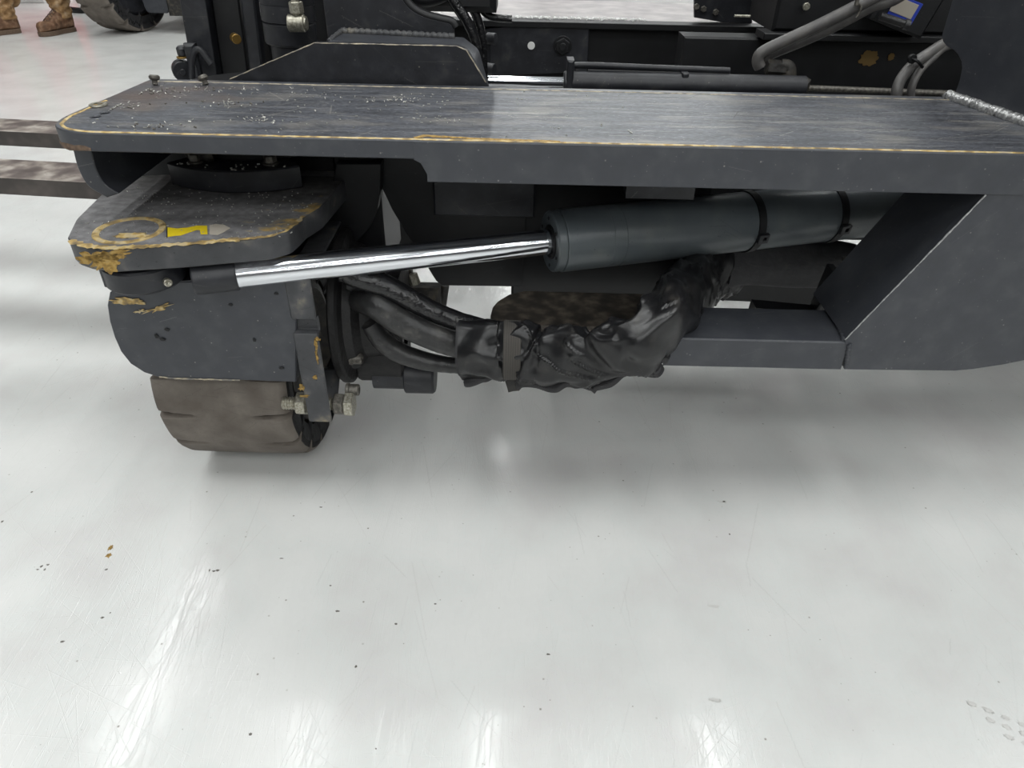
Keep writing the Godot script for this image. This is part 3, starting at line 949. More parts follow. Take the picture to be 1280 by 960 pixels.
	m.prism(fillet([Vector2(-0.038, 0.186), Vector2(-0.038, 0.345), Vector2(-0.024, 0.345), Vector2(-0.024, 0.366), Vector2(-0.034, 0.366), Vector2(-0.034, 0.43), Vector2(0.3, 0.43), Vector2(0.3, 0.2), Vector2(0.09, 0.2), Vector2(0.05, 0.225), Vector2(0.0, 0.187)], 0.002, 3), side_xf(cx), 0.036, 0.002)
	var cheek := obj("cheek_plate", m, M.paint_worn, truck)
	m = Mb.new()
	for q in [[Vector3(-0.2788, 0.3371, 0.0385), 0.0035, 0.003, 1], [Vector3(-0.2822, 0.329, 0.0385), 0.002, 0.009, 2], [Vector3(-0.2841, 0.3071, 0.0385), 0.0015, 0.012, 3], [Vector3(-0.2916, 0.2703, 0.0385), 0.003, 0.004, 4], [Vector3(-0.3145, 0.2522, 0.0385), 0.004, 0.005, 5], [Vector3(-0.3121, 0.236, 0.0385), 0.006, 0.002, 6]]:
		blot(m, q[0], Vector3.RIGHT, Vector3.UP, q[1], q[2], 50 + q[3], 0.6)
	obj("bare_patch", m, M.ochre, cheek)
	# stop bolt through the foot of the cheek plate
	var sb := Vector3(-0.3308, 0.2037, 0.018)
	sb = Vector3(-0.3165, 0.2035, 0.014)
	m = Mb.new()
	threaded(m, sb + Vector3(-0.041, 0, 0), sb + Vector3(0.052, 0, 0), 0.0105, 0.004)
	var stop := obj("stop_bolt", m, M.zinc, truck)
	stop.set_meta("label", "zinc stop bolt with two nuts")
	m = Mb.new()
	m.hexagon(0.019, 0.017, axis_xf(sb + Vector3(-0.0185, 0, 0), Vector3.RIGHT))
	obj("nut", m, M.zinc, stop)
	m = Mb.new()
	m.hexagon(0.018, 0.016, axis_xf(sb + Vector3(0.04, 0, 0), Vector3.RIGHT))
	obj("nut", m, M.dull_steel, stop)
	m = Mb.new()
	m.hexagon(0.02, 0.014, axis_xf(sb + Vector3(0.0565, 0, 0), Vector3.RIGHT))
	obj("bolt_head", m, M.zinc, stop)

	# ---- tyre
	var wc := Vector3(-0.458, 0.186, -0.17)
	tyre_mesh("tyre", wc, 0.185, 0.215, truck, 16, 4.0)
	m = Mb.new()
	m.lathe([Vector2(0.0, -0.09), Vector2(0.12, -0.09), Vector2(0.125, -0.08), Vector2(0.125, 0.1), Vector2(0.11, 0.104), Vector2(0.10, 0.09), Vector2(0.0, 0.09)], axis_xf(wc, Vector3.RIGHT), 40)
	obj("wheel_rim", m, M.grime, truck)

	# ---- hub motor and its bolts
	m = Mb.new()
	var mc := Vector3(cx, 0.30, -0.13)
	m.lathe([Vector2(0, 0.0), Vector2(0.125, 0.0), Vector2(0.128, 0.003), Vector2(0.128, 0.012), Vector2(0.123, 0.015), Vector2(0.105, 0.018), Vector2(0.10, 0.03), Vector2(0.085, 0.04), Vector2(0.082, 0.075), Vector2(0.07, 0.08), Vector2(0.0, 0.08)], axis_xf(mc, Vector3.RIGHT), 44)
	m.lathe([Vector2(0.0, 0.0), Vector2(0.046, 0.0), Vector2(0.048, 0.004), Vector2(0.048, 0.075), Vector2(0.044, 0.08), Vector2(0.0, 0.08)], axis_xf(Vector3(-0.26, 0.215, -0.12), Vector3.RIGHT), 30)
	m.box(Vector3(-0.225, 0.30, -0.14), Vector3(0.09, 0.14, 0.12), 0.006)
	var motor := obj("hub_motor", m, M.motor, truck)
	m = Mb.new()
	var pp := Vector3(-0.2327, 0.1867, -0.1)
	m.lathe([Vector2(0, 0), Vector2(0.026, 0), Vector2(0.026, 0.052), Vector2(0.031, 0.053), Vector2(0.033, 0.055), Vector2(0.033, 0.1), Vector2(0.03, 0.104), Vector2(0.0, 0.104)], axis_xf(Vector3(-0.235, 0.186, -0.1), Vector3.RIGHT), 30)
	obj("motor_port", m, M.dark, motor)
	for q in [Vector3(-0.256, 0.3554, -0.0797), Vector3(-0.256, 0.3097, -0.0602), Vector3(-0.256, 0.2504, -0.0459), Vector3(-0.256, 0.2196, -0.0033)]:
		var mm := Mb.new()
		mm.disc(0.0105, 0.006, axis_xf(q + Vector3(-0.004, 0, 0), Vector3.RIGHT), 20)
		mm.lathe([Vector2(0.0, 0.0), Vector2(0.0092, 0.0), Vector2(0.0092, 0.015), Vector2(0.008, 0.0165), Vector2(0.005, 0.0165), Vector2(0.005, 0.009), Vector2(0.0, 0.009)], axis_xf(q, Vector3.RIGHT), 20)
		obj("socket_bolt", mm, M.dull_steel, motor)

	# ---- hydraulic hoses into the sleeve
	for q in [
		[[Vector3(-0.2461, 0.4173, -0.02), Vector3(-0.222, 0.4065, -0.02), Vector3(-0.1907, 0.3958, -0.02), Vector3(-0.1607, 0.3784, -0.02), Vector3(-0.1208, 0.3554, -0.02), Vector3(-0.0798, 0.3374, -0.02)] + [Vector3(-0.0371, 0.3366, 0)], [0.017, 0.0175, 0.0175, 0.0165, 0.0145, 0.0145, 0.014], M.wet_hose, 1.0],
		[[Vector3(-0.2382, 0.3523, -0.05)] + [Vector3(-0.2011, 0.3656, -0.01), Vector3(-0.1678, 0.3409, -0.01), Vector3(-0.1333, 0.3212, -0.01), Vector3(-0.0979, 0.3067, -0.01), Vector3(-0.0618, 0.2963, -0.01)], [0.017, 0.021, 0.0225, 0.022, 0.022, 0.021], M.hose, 0.8],
		[[Vector3(-0.2532, 0.3716, -0.075), Vector3(-0.213, 0.3562, -0.075), Vector3(-0.1716, 0.3293, -0.075), Vector3(-0.129, 0.303, -0.075), Vector3(-0.066, 0.272, -0.075)], [0.02, 0.022, 0.022, 0.02, 0.018], M.hose, 1.0],
		[[Vector3(-0.219, 0.3224, -0.035), Vector3(-0.2022, 0.2914, -0.035), Vector3(-0.1765, 0.2701, -0.035), Vector3(-0.1396, 0.2561, -0.035), Vector3(-0.102, 0.2496, -0.035), Vector3(-0.064, 0.2476, -0.035)], [0.014, 0.0165, 0.0165, 0.015, 0.013, 0.012], M.hose, 1.0],
	]:
		var path2 := smooth_path(q[0], 8)
		var rad := resample(q[1], path2.size())
		var nz := noise(FastNoiseLite.TYPE_SIMPLEX_SMOOTH, 30.0, 3, 7)
		for i in rad.size():
			rad[i] *= 1.0 + 0.05 * nz.get_noise_1d(i * 0.02)
		m = Mb.new()
		m.tube(path2, rad, 20, true, q[3])
		var ho := obj("hydraulic_hose", m, q[2], truck)
		ho.set_meta("label", "black hydraulic hose running into the vinyl sleeve")
	sleeve()

	# ---- right side panel, strut and sill beam
	m = Mb.new()
	m.prism(fillet([Vector2(0.577, 0.5735), Vector2(0.9, 0.5735), Vector2(0.9, 0.40), Vector2(0.74, 0.338), Vector2(0.70, 0.326), Vector2(0.66, 0.317), Vector2(0.635, 0.3135), Vector2(0.478, 0.3115), Vector2(0.464, 0.361)], [0, 0, 0, 0, 0.05, 0.05, 0, 0, 0]), at_z(0.0475), 0.012, 0.0008)
	var side := obj("skirt_panel", m, M.paint, truck)
	m = Mb.new()
	bead(m, dense([Vector3(0.5755, 0.5725, 0.0478), Vector3(0.4635, 0.3615, 0.0478)], 0.006), Vector3(-0.5, 0.2, 1).normalized(), 0.0009, 0.0005, 61, 0.4)
	obj("bare_edge", m, M.weld, side)
	m = Mb.new()
	var dd := Vector2(0.577 - 0.464, 0.5735 - 0.361).normalized()
	var nn := Vector2(-dd.y, dd.x)
	var e0 := Vector2(0.464, 0.361) + dd * 0.001
	var e1 := Vector2(0.577, 0.5735)
	m.prism([e0 - nn * 0.0005, e1 - nn * 0.0005, e1 - nn * 0.012, e0 - nn * 0.012], at_z(0.0355), 0.125, 0.0)
	m.prism([Vector2(0.5735, 0.565), Vector2(0.9, 0.565), Vector2(0.9, 0.42), Vector2(0.5, 0.36)], at_z(-0.08), 0.012, 0.0)
	obj("diagonal_strut", m, M.paint, truck)
	m = Mb.new()
	m.box(Vector3(0.345, 0.3335, 0.0), Vector3(0.256, 0.047, 0.094), 0.002)
	var sill := obj("sill_beam", m, M.paint, truck)
	m = Mb.new()
	scallops(m, Vector3(0.4717, 0.3549, 0.048), Vector3(0.4781, 0.3133, 0.048), 0.0035, 0.005, 71)
	scallops(m, Vector3(0.465, 0.3575, 0.045), Vector3(0.478, 0.364, -0.03), 0.005, 0.007, 72)
	obj("weld_bead", m, M.paint, sill)
	# ---- panel post above the deck
	var pxf := Transform3D(Basis(Vector3(0.2184, 0, 0.9759), Vector3.UP, Vector3(-0.9759, 0, 0.2184)), Vector3(0.647, 0, -0.231))
	m = Mb.new()
	m.prism([Vector2(-0.052, 1.2), Vector2(-0.057, 0.7465), Vector2(-0.0547, 0.700), Vector2(-0.049, 0.6925), Vector2(-0.0375, 0.6873), Vector2(-0.022, 0.685), Vector2(-0.0106, 0.681), Vector2(0.0, 0.674), Vector2(0.006, 0.6656), Vector2(0.0095, 0.65), Vector2(0.0101, 0.624), Vector2(0.34, 0.624), Vector2(0.34, 1.2)], pxf, 0.016, 0.001)
	obj("post_panel", m, M.paint, truck)
	m = Mb.new()
	scallops(m, pxf * Vector3(0.0, 0.626, 0.004), pxf * Vector3(0.3, 0.626, 0.004), 0.0082, 0.0065, 81)
	var wb := obj("weld_bead", m, M.weld, deck)
	wb.set_meta("label", "bright silver weld bead")
	# cab and counterweight, past the right edge of the picture
	m = Mb.new()
	m.box(Vector3(2.2, 0.95, -0.72), Vector3(1.7, 1.5, 1.1), 0.03)
	m.box(Vector3(2.1, 0.3, -0.72), Vector3(1.2, 0.3, 1.0), 0.02)
	obj("engine_housing", m, M.paint, truck)
	under_deck()

func deck_child(called: String, m: Mb, mat: Material, parent: Node, label: String) -> void:
	obj(called, m, mat, parent).set_meta("label", label)

func tyre_mesh(called: String, c: Vector3, r: float, w: float, parent: Node, lugs: int, phase_deg: float, axis := Vector3.RIGHT, detail := 640) -> MeshInstance3D:
	var prof := []      # (t across, radius) from one bead over the tread to the other
	var h := w / 2
	for q in [[-0.94, 0.72], [-0.985, 0.80], [-1.0, 0.88], [-0.985, 0.945], [-0.94, 0.978], [-0.88, 0.992], [-0.72, 0.998], [-0.62, 0.999], [-0.58, 1.0], [-0.42, 1.0], [-0.3, 1.0], [0.0, 1.0], [0.3, 1.0], [0.42, 1.0], [0.58, 1.0], [0.62, 0.999], [0.72, 0.998], [0.88, 0.992], [0.94, 0.978], [0.985, 0.945], [1.0, 0.88], [0.985, 0.80], [0.94, 0.72]]:
		prof.append(Vector2(q[0] * h, q[1] * r))
	var xf := axis_xf(c, axis)
	var nz := noise(FastNoiseLite.TYPE_SIMPLEX_SMOOTH, 1.0, 3, 17)
	var rows := []
	for p in prof:
		var row := PackedVector3Array()
		for j in detail:
			var a := TAU * j / detail
			var d := xf.basis * Vector3(cos(a), 0, sin(a))
			# angle above the horizontal front of the wheel
			var front := Vector3.UP.cross(axis.normalized())
			var el := atan2(d.y, -d.dot(front))
			var cell := fposmod(rad_to_deg(el) + phase_deg + 100.0 * 0.0, 360.0 / lugs)
			var dist := minf(cell, 360.0 / lugs - cell)
			var t := absf(p.x) / h
			var groove := 0.0
			if t > 0.4:
				var wid := 0.45 + 1.5 * clampf((t - 0.4) / 0.6, 0.0, 1.0)
				groove = 0.014 * smoothstep(wid + 0.4, wid - 0.2, dist) * clampf((t - 0.4) / 0.18, 0.0, 1.0)
			var rr: float = p.y - groove * r / 0.185 + 0.0012 * nz.get_noise_3d(d.x * 3.0, d.y * 3.0, p.x * 14.0)
			row.append(xf * Vector3(cos(a) * rr, p.x, sin(a) * rr))
		rows.append(row)
	var m := Mb.new()
	m.grid(rows.slice(3, 20), true)
	m.flush(M.rubber)
	m.grid(rows.slice(0, 4), true, false)
	m.grid(rows.slice(19, 23), true, false)
	return obj(called, m, M.sidewall, parent)

func sleeve() -> void:
	var ctr := [Vector3(-0.0747, 0.3085, 0.01), Vector3(-0.0483, 0.3109, 0.015), Vector3(-0.0152, 0.3136, 0.02), Vector3(-0.0011, 0.3171, 0.025), Vector3(0.0129, 0.3179, 0.03), Vector3(0.0361, 0.3153, 0.04), Vector3(0.0676, 0.3213, 0.05), Vector3(0.111, 0.3348, 0.065), Vector3(0.152, 0.3547, 0.078), Vector3(0.1839, 0.3785, 0.078), Vector3(0.2133, 0.3835, 0.04), Vector3(0.2549, 0.3623, -0.06), Vector3(0.2974, 0.3426, -0.16), Vector3(0.3492, 0.3219, -0.26), Vector3(0.407, 0.3094, -0.33)]
	var hw := [0.045, 0.046, 0.0435, 0.040, 0.0425, 0.041, 0.042, 0.042, 0.043, 0.047, 0.051, 0.054, 0.06, 0.064, 0.066]
	var path := smooth_path(ctr, 14)
	var rad := resample(hw, path.size())
	var nz := noise(FastNoiseLite.TYPE_SIMPLEX_SMOOTH, 9.0, 1, 203)
	nz.fractal_type = FastNoiseLite.FRACTAL_RIDGED
	var n2 := noise(FastNoiseLite.TYPE_SIMPLEX_SMOOTH, 12.0, 2, 205)
	var rows := []
	var seg := 96
	var lower := []
	var total := 0.0
	var runs := [0.0]
	for i in range(1, path.size()):
		total += path[i].distance_to(path[i - 1])
		runs.append(total)
	var strap_at: float = runs[3 * 14]
	for i in path.size():
		var t: Vector3 = (path[mini(i + 1, path.size() - 1)] - path[maxi(i - 1, 0)]).normalized()
		var upd := (Vector3(0, 1, 0) - t * t.y).normalized()
		var out := t.cross(upd).normalized()
		if out.z < 0: out = -out
		var row := PackedVector3Array()
		var near := exp(-pow((runs[i] - strap_at) / 0.045, 2.0))
		var after: float = runs[i] - strap_at
		for j in seg:
			var a := TAU * j / seg
			var ca := cos(a)
			var sa := sin(a)
			# flat-sided bag: wider than it is deep, pinched into a flap underneath
			var e := pow(absf(ca), 0.8) * signf(ca) * 0.66
			var f := sa
			var base: Vector3 = path[i] + out * e * rad[i] + upd * f * rad[i]
			var q := Vector3(runs[i] * 1.1, a * 0.045, 0)
			var fold := (nz.get_noise_3d(runs[i] * 1.6 + ca * 0.03, sa * 0.05, ca * 0.05) - 0.25) * 0.007
			fold += n2.get_noise_3d(runs[i] * 1.3, sa * 0.05, ca * 0.05) * 0.0035
			var w3: float = absf(n2.get_noise_3d(runs[i] * 0.9 + sa * 0.06, sa * 0.03, ca * 0.06 + 5.0))
			fold += 0.0045 * exp(-pow(w3 / 0.07, 2.0)) * smoothstep(0.03, 0.08, runs[i])
			# gathered pleats next to the strap
			fold += near * 0.0028 * sin(a * 6.0 + sin(a * 2.0) * 1.5) * smoothstep(-0.02, 0.01, absf(after) - 0.008)
			# two deep creases where the sleeve is gathered behind the strap
			for cr in [[0.026, 0.55, 0.006], [0.043, 0.25, 0.0065], [0.14, -0.9, 0.011], [0.175, 0.6, 0.012], [0.215, -0.5, 0.012]]:
				var dd: float = (after - cr[0] - sa * cr[1] * 0.02) / cr[2]
				fold -= 0.0085 * exp(-dd * dd) * (0.35 + 0.65 * smoothstep(-0.9, 0.6, sa * (1.0 if cr[0] < 0.1 else -signf(cr[1]))))
			row.append(base + (out * ca + upd * sa).normalized() * fold)
		rows.append(row)
		lower.append([row[int(seg * 0.79)] + upd * 0.004 - out * 0.003, -upd, out, t])
	var m := Mb.new()
	m.grid(rows, true, true)
	var sl := obj("hose_sleeve", m, M.vinyl, truck)
	sl.set_meta("label", "crumpled black vinyl hose sleeve")
	# hemmed flap along the underside
	m = Mb.new()
	var strips := [[], [], [], [], []]
	for i in lower.size():
		if absf(runs[i] - strap_at) < 0.012: 
			continue
		var b: Array = lower[i]
		var wav := 0.004 * n2.get_noise_2d(runs[i] * 2.0, 3.0)
		var hem := 0.012 + wav
		strips[0].append(b[0] + b[2] * 0.006)
		strips[1].append(b[0] + b[1] * (hem * 0.45) + b[2] * (0.0075 + wav))
		strips[2].append(b[0] + b[1] * hem + b[2] * (0.006 + wav))
		strips[3].append(b[0] + b[1] * hem + b[2] * (0.001 + wav))
		strips[4].append(b[0] + b[2] * -0.004)
	var rr := []
	for i in strips[0].size():
		rr.append(PackedVector3Array([strips[0][i], strips[1][i], strips[2][i], strips[3][i], strips[4][i]]))
	m.grid(rr, true, true)
	obj("hem", m, M.vinyl_edge, sl)
	# stitches
	m = Mb.new()
	for i in range(0, rr.size() - 1, 2):
		var a2: Vector3 = rr[i][1]
		var b2: Vector3 = a2.lerp(rr[i + 1][1], 0.7)
		m.tube([a2 + Vector3(0, 0.002, 0.0006), b2 + Vector3(0, 0.002, 0.0006)], 0.0006, 6)
	obj("stitching", m, M.ink, sl).set_meta("kind", "stuff")
	# cuff edge at the open end
	m = Mb.new()
	var ring := []
	for e in [-0.001, 0.0005]:
		var row := PackedVector3Array()
		for p in rows[0]:
			row.append(path[0] + (p - path[0]) * 1.012 + Vector3(e * 2.0, 0, 0))
		ring.append(row)
	m.grid(ring, true, false)
	obj("cuff", m, M.vinyl_edge, sl)
	# strap
	m = Mb.new()
	var ci := 3 * 14
	var srows := []
	for k in [-0.0125, -0.012, 0.012, 0.0125]:
		var row := PackedVector3Array()
		for j in 64:
			var a := TAU * j / 64
			var o2 := Vector3(0, sin(a) * 0.0455, pow(absf(cos(a)), 0.8) * signf(cos(a)) * 0.0335)
			o2 *= (0.97 if absf(k) > 0.0122 else 1.0) 
			row.append(path[ci] + Vector3(k, 0, 0) + o2 + Vector3(0, -0.03 * k, 0))
		srows.append(row)
	m.grid(srows, true, false)
	var sp := obj("strap", m, M.webbing, sl)
	sp.set_meta("label", "ribbed grey webbing strap")
	m = Mb.new()
	m.prism([Vector2(-0.011, 0.004), Vector2(0.009, 0.006), Vector2(0.0155, -0.014), Vector2(0.012, -0.019), Vector2(0.003, -0.02), Vector2(-0.004, -0.0225), Vector2(-0.006, -0.014)], Transform3D(Basis.IDENTITY, path[ci] + Vector3(0, -0.045, 0.012)), 0.0025, 0.0006)
	obj("strap_tail", m, M.grime, sp)

func under_deck() -> void:
	var m := Mb.new()
	# long web behind the cylinder with its slanted foot
	m.prism([Vector2(-0.2557, 0.5282), Vector2(-0.2133, 0.4734), Vector2(-0.2007, 0.4392), Vector2(-0.1754, 0.39), Vector2(-0.1512, 0.3442), Vector2(-0.1349, 0.313), Vector2(-0.1256, 0.3041), Vector2(0.0128, 0.3053)] + [Vector2(0.02, 0.52), Vector2(0.3, 0.52), Vector2(0.3, 0.6), Vector2(-0.3, 0.6)], at_z(-0.2), 0.03, 0.001)
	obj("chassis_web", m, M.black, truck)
	m = Mb.new()
	m.box(Vector3(-0.05, 0.475, -0.19), Vector3(0.16, 0.07, 0.03), 0.003)
	m.box(Vector3(-0.02, 0.535, -0.185), Vector3(0.2, 0.03, 0.03), 0.004)
	obj("web_bracket", m, M.dark, truck)
	m = Mb.new()
	m.box(Vector3(0.17, 0.455, -0.34), Vector3(0.3, 0.21, 0.09), 0.003)
	m.box(Vector3(0.45, 0.505, -0.38), Vector3(0.4, 0.14, 0.05), 0.003)
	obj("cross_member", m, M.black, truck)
	m = Mb.new()
	m.prism(fillet([Vector2(0.16, 0.566), Vector2(0.26, 0.59), Vector2(0.26, 0.5), Vector2(0.16, 0.5)], 0.002), at_z(-0.11), 0.03)
	obj("valve_plate", m, M.dark, truck)
	# cast flange, dusty brown on top, behind the sleeve
	m = Mb.new()
	m.prism([Vector2(-0.0365, 0.0773), Vector2(-0.0338, 0.1062), Vector2(-0.0266, 0.1255), Vector2(-0.0113, 0.1457), Vector2(0.0165, 0.1613), Vector2(0.277, 0.1597), Vector2(0.2555, 0.041), Vector2(-0.002, 0.0391), Vector2(-0.0269, 0.0527)], up_xf(0.32), 0.03, 0.005)
	obj("cast_flange", m, M.dusty, truck)
	m = Mb.new()
	m.box(Vector3(0.155, 0.39, -0.235), Vector3(0.32, 0.28, 0.05), 0.004)
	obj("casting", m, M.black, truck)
	m = Mb.new()
	m.box(Vector3(1.06, 0.43, -0.36), Vector3(0.64, 0.24, 0.46), 0.01)
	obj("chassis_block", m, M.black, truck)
	# dark cover pieces at the end of the sleeve
	m = Mb.new()
	var cov := [Vector3(0.3657, 0.338, -0.24), Vector3(0.4164, 0.3422, -0.25), Vector3(0.4825, 0.3369, -0.255), Vector3(0.5465, 0.3354, -0.255), Vector3(0.5921, 0.331, -0.26)]
	m.tube(smooth_path(cov, 5), [0.05, 0.049, 0.048, 0.0475, 0.047, 0.047, 0.047, 0.047, 0.047, 0.047, 0.047, 0.047, 0.047, 0.046, 0.046, 0.045, 0.044, 0.043, 0.042, 0.041, 0.04], 24, true, 0.6)
	obj("hose_cover", m, M.vinyl_edge, truck)
	# fittings glimpsed behind the strut
	m = Mb.new()
	for q in [[Vector3(0.5299, 0.3801, -0.16), 0.012], [Vector3(0.5543, 0.3654, -0.165), 0.014], [Vector3(0.5396, 0.3369, -0.16), 0.013], [Vector3(0.5211, 0.3239, -0.15), 0.013], [Vector3(0.5659, 0.3595, -0.16), 0.009]]:
		m.hexagon(q[1], 0.03, axis_xf(q[0], Vector3(0.9, 0.2, 0.2)))
	obj("pipe_fitting", m, M.dull_steel, truck)
	m = Mb.new()
	m.prism([Vector2(0.3938, 0.3176), Vector2(0.4934, 0.3098), Vector2(0.5013, 0.3846), Vector2(0.5113, 0.3849), Vector2(0.5096, 0.2982), Vector2(0.4986, 0.2903), Vector2(0.3927, 0.2921)], at_z(-0.12), 0.03)
	m.tube([Vector3(0.4934, 0.3098, -0.12), Vector3(0.5059, 0.368, -0.12)], 0.004, 10)
	obj("support_bracket", m, M.black, truck)
	m = Mb.new()
	m.prism([Vector2(0.3663, 0.3394), Vector2(0.6225, 0.3296), Vector2(0.662, 0.2728), Vector2(0.6329, 0.1843), Vector2(0.5429, 0.1947), Vector2(0.4825, 0.203), Vector2(0.4647, 0.2124), Vector2(0.3889, 0.214)], at_z(-0.34), 0.02)
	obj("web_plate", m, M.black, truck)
	# second wheel fork seen through the gap below the rod
	m = Mb.new()
	m.tube([Vector3(-0.1243, 0.2852, -0.24), Vector3(-0.1314, 0.2494, -0.24), Vector3(-0.1372, 0.2159, -0.24)], [0.008, 0.0095, 0.008], 12)
	m.box(Vector3(-0.1601, 0.2692, -0.22), Vector3(0.06, 0.05, 0.03), 0.004)
	m.box(Vector3(-0.184, 0.3187, -0.22), Vector3(0.012, 0.05, 0.02), 0.002)
	obj("drain_elbow", m, M.grime, truck)
	m = Mb.new()
	m.hexagon(0.009, 0.02, axis_xf(Vector3(-0.1754, 0.3257, -0.2), Vector3(0.3, -1, 0.2)))
	obj("plug", m, M.zinc, truck)
	m = Mb.new()
	m.box(Vector3(-0.25, 0.46, -0.27), Vector3(0.07, 0.27, 0.16), 0.004)
	m.prism([Vector2(-0.2748, 0.5212), Vector2(-0.2066, 0.5227), Vector2(-0.2117, 0.479), Vector2(-0.218, 0.4504), Vector2(-0.2336, 0.4193), Vector2(-0.2657, 0.3841), Vector2(-0.2954, 0.3549), Vector2(-0.322, 0.3542)], at_z(-0.17), 0.04, 0.001)
	obj("swing_stop", m, M.black, truck)

func forklift_mast() -> void:
	var m := Mb.new()
	# gusset standing behind the deck
	m.prism(fillet([Vector2(-0.443, 0.60), Vector2(-0.443, 0.622), Vector2(-0.303, 0.6765), Vector2(-0.091, 0.6765), Vector2(-0.078, 0.672), Vector2(-0.047, 0.6235), Vector2(-0.04, 0.60)], [0, 0, 0.006, 0.008, 0.01, 0.02, 0]), at_z(-0.245), 0.014, 0.001)
	var gus := obj("gusset_plate", m, M.dark, truck)
	m = Mb.new()
	bead(m, dense([Vector3(-0.44, 0.6232, -0.2452), Vector3(-0.304, 0.6762, -0.2452), Vector3(-0.094, 0.6764, -0.2452), Vector3(-0.079, 0.671, -0.2452), Vector3(-0.05, 0.6265, -0.2452)], 0.006), Vector3(0, 0.5, 0.9).normalized(), 0.0008, 0.0005, 91, 0.5)
	obj("bare_edge", m, M.pale_edge, gus)
	# box section welded on top, behind the gusset
	m = Mb.new()
	m.prism(fillet([Vector2(-0.286, 0.677), Vector2(-0.09, 0.672), Vector2(-0.066, 0.655), Vector2(-0.05, 0.60), Vector2(-0.286, 0.60)], [0.0, 0.012, 0.02, 0.0, 0.0]), at_z(-0.259), 0.09, 0.002)
	var bx := obj("carriage_box", m, M.paint, truck)
	m = Mb.new()
	scallops(m, Vector3(-0.283, 0.679, -0.335), Vector3(-0.104, 0.674, -0.335), 0.006, 0.009, 95)
	scallops(m, Vector3(-0.286, 0.676, -0.262), Vector3(-0.283, 0.679, -0.335), 0.004, 0.007, 96)
	obj("weld_bead", m, M.paint_worn, bx)
	# big curved cheek of the carriage
	m = Mb.new()
	var curve := smooth_path([Vector3(-0.1909, 0.7343, -0.345), Vector3(-0.1737, 0.7125, -0.345), Vector3(-0.1517, 0.7012, -0.345), Vector3(-0.1293, 0.696, -0.345), Vector3(-0.1117, 0.6924, -0.345), Vector3(-0.1056, 0.6845, -0.345)], 4)
	var cpoly := [Vector2(-0.306, 0.60), Vector2(-0.31, 0.9)]
	cpoly.append(Vector2(-0.21, 0.9))
	for p in curve: cpoly.append(Vector2(p.x, p.y))
	cpoly.append(Vector2(-0.1, 0.60))
	m.prism(cpoly, at_z(-0.342), 0.014, 0.001)
	m.flush(M.dark)
	var lip := []
	for p in curve: lip.append(Vector3(p.x + 0.002, p.y + 0.0012, -0.349))
	m.tube(lip, 0.0075, 8, true, 1.0)
	obj("carriage_cheek", m, M.black, truck)
	m = Mb.new()
	m.box(Vector3(-0.12, 0.78, -0.46), Vector3(0.16, 0.16, 0.12), 0.01)
	m.tube(smooth_path([Vector3(-0.2, 0.735, -0.4), Vector3(-0.16, 0.72, -0.39), Vector3(-0.12, 0.73, -0.4), Vector3(-0.09, 0.76, -0.41)], 5), 0.012, 12)
	obj("carriage_block", m, M.black, truck)
	# three black hoses rising behind the gusset
	var n := 0
	for q in [[[Vector3(-0.1202, 0.7344, -0.4), Vector3(-0.1053, 0.7118, -0.4), Vector3(-0.0875, 0.6863, -0.4), Vector3(-0.0746, 0.6577, -0.4), Vector3(-0.0695, 0.623, -0.4), Vector3(-0.0656, 0.5975, -0.4)], 0.0088], [[Vector3(-0.1011, 0.7327, -0.42), Vector3(-0.0831, 0.7098, -0.42), Vector3(-0.0714, 0.6887, -0.42), Vector3(-0.0635, 0.6571, -0.42), Vector3(-0.0623, 0.6193, -0.42), Vector3(-0.0611, 0.5881, -0.42)], 0.0075], [[Vector3(-0.0834, 0.732, -0.43), Vector3(-0.0703, 0.7112, -0.43), Vector3(-0.0597, 0.6972, -0.43), Vector3(-0.0449, 0.6903, -0.43), Vector3(-0.0139, 0.6885, -0.43)], 0.006]]:
		m = Mb.new()
		m.tube(smooth_path(q[0], 7), q[1], 14)
		obj("mast_hose", m, M.wet_hose, truck)
		n += 1
	# mast: channel, inner rail, lift cylinder. It leans back a little.
	m = Mb.new()
	var lean := Transform3D(Basis(Vector3(0, 0, 1), deg_to_rad(-3.4)), Vector3(-0.622, 0.55, -0.62))
	m.prism(fillet([Vector2(-0.037, 0.0), Vector2(0.013, 0.0), Vector2(0.013, 0.15), Vector2(-0.037, 0.15)], 0.003, 3), lean * Transform3D(Basis(Vector3(1, 0, 0), Vector3(0, 0, -1), Vector3(0, 1, 0)), Vector3(0, 0.9, 0)), 1.35, 0.002)
	var ch := obj("mast_channel", m, M.dark, truck)
	m = Mb.new()
	m.box(lean * Vector3(0.041, 0.2, -0.085), Vector3(0.054, 1.3, 0.12), 0.003, lean.basis)
	obj("inner_rail", m, M.black, truck)
	m = Mb.new()
	m.box(lean * Vector3(0.098, 0.2, -0.0), Vector3(0.026, 1.3, 0.03), 0.003, lean.basis)
	obj("inner_rail", m, M.dark, truck)
	m = Mb.new()
	m.box(lean * Vector3(0.27, 0.15, -0.06), Vector3(0.32, 1.1, 0.03), 0.003, lean.basis)
	obj("mast_back_plate", m, M.black, truck)
	# small roller and pad at its foot
	var rp := Vector3(-0.655, 0.5611, -0.6)
	m = Mb.new()
	m.disc(0.019, 0.03, axis_xf(Vector3(-0.6686, 0.5638, -0.6), Vector3(0.5, 0, 1)), 26, 0.002)
	m.disc(0.006, 0.036, axis_xf(Vector3(-0.6686, 0.5638, -0.6), Vector3(0.5, 0, 1)), 14, 0.001)
	m.box(Vector3(-0.6325, 0.5771, -0.58), Vector3(0.022, 0.075, 0.02), 0.006)
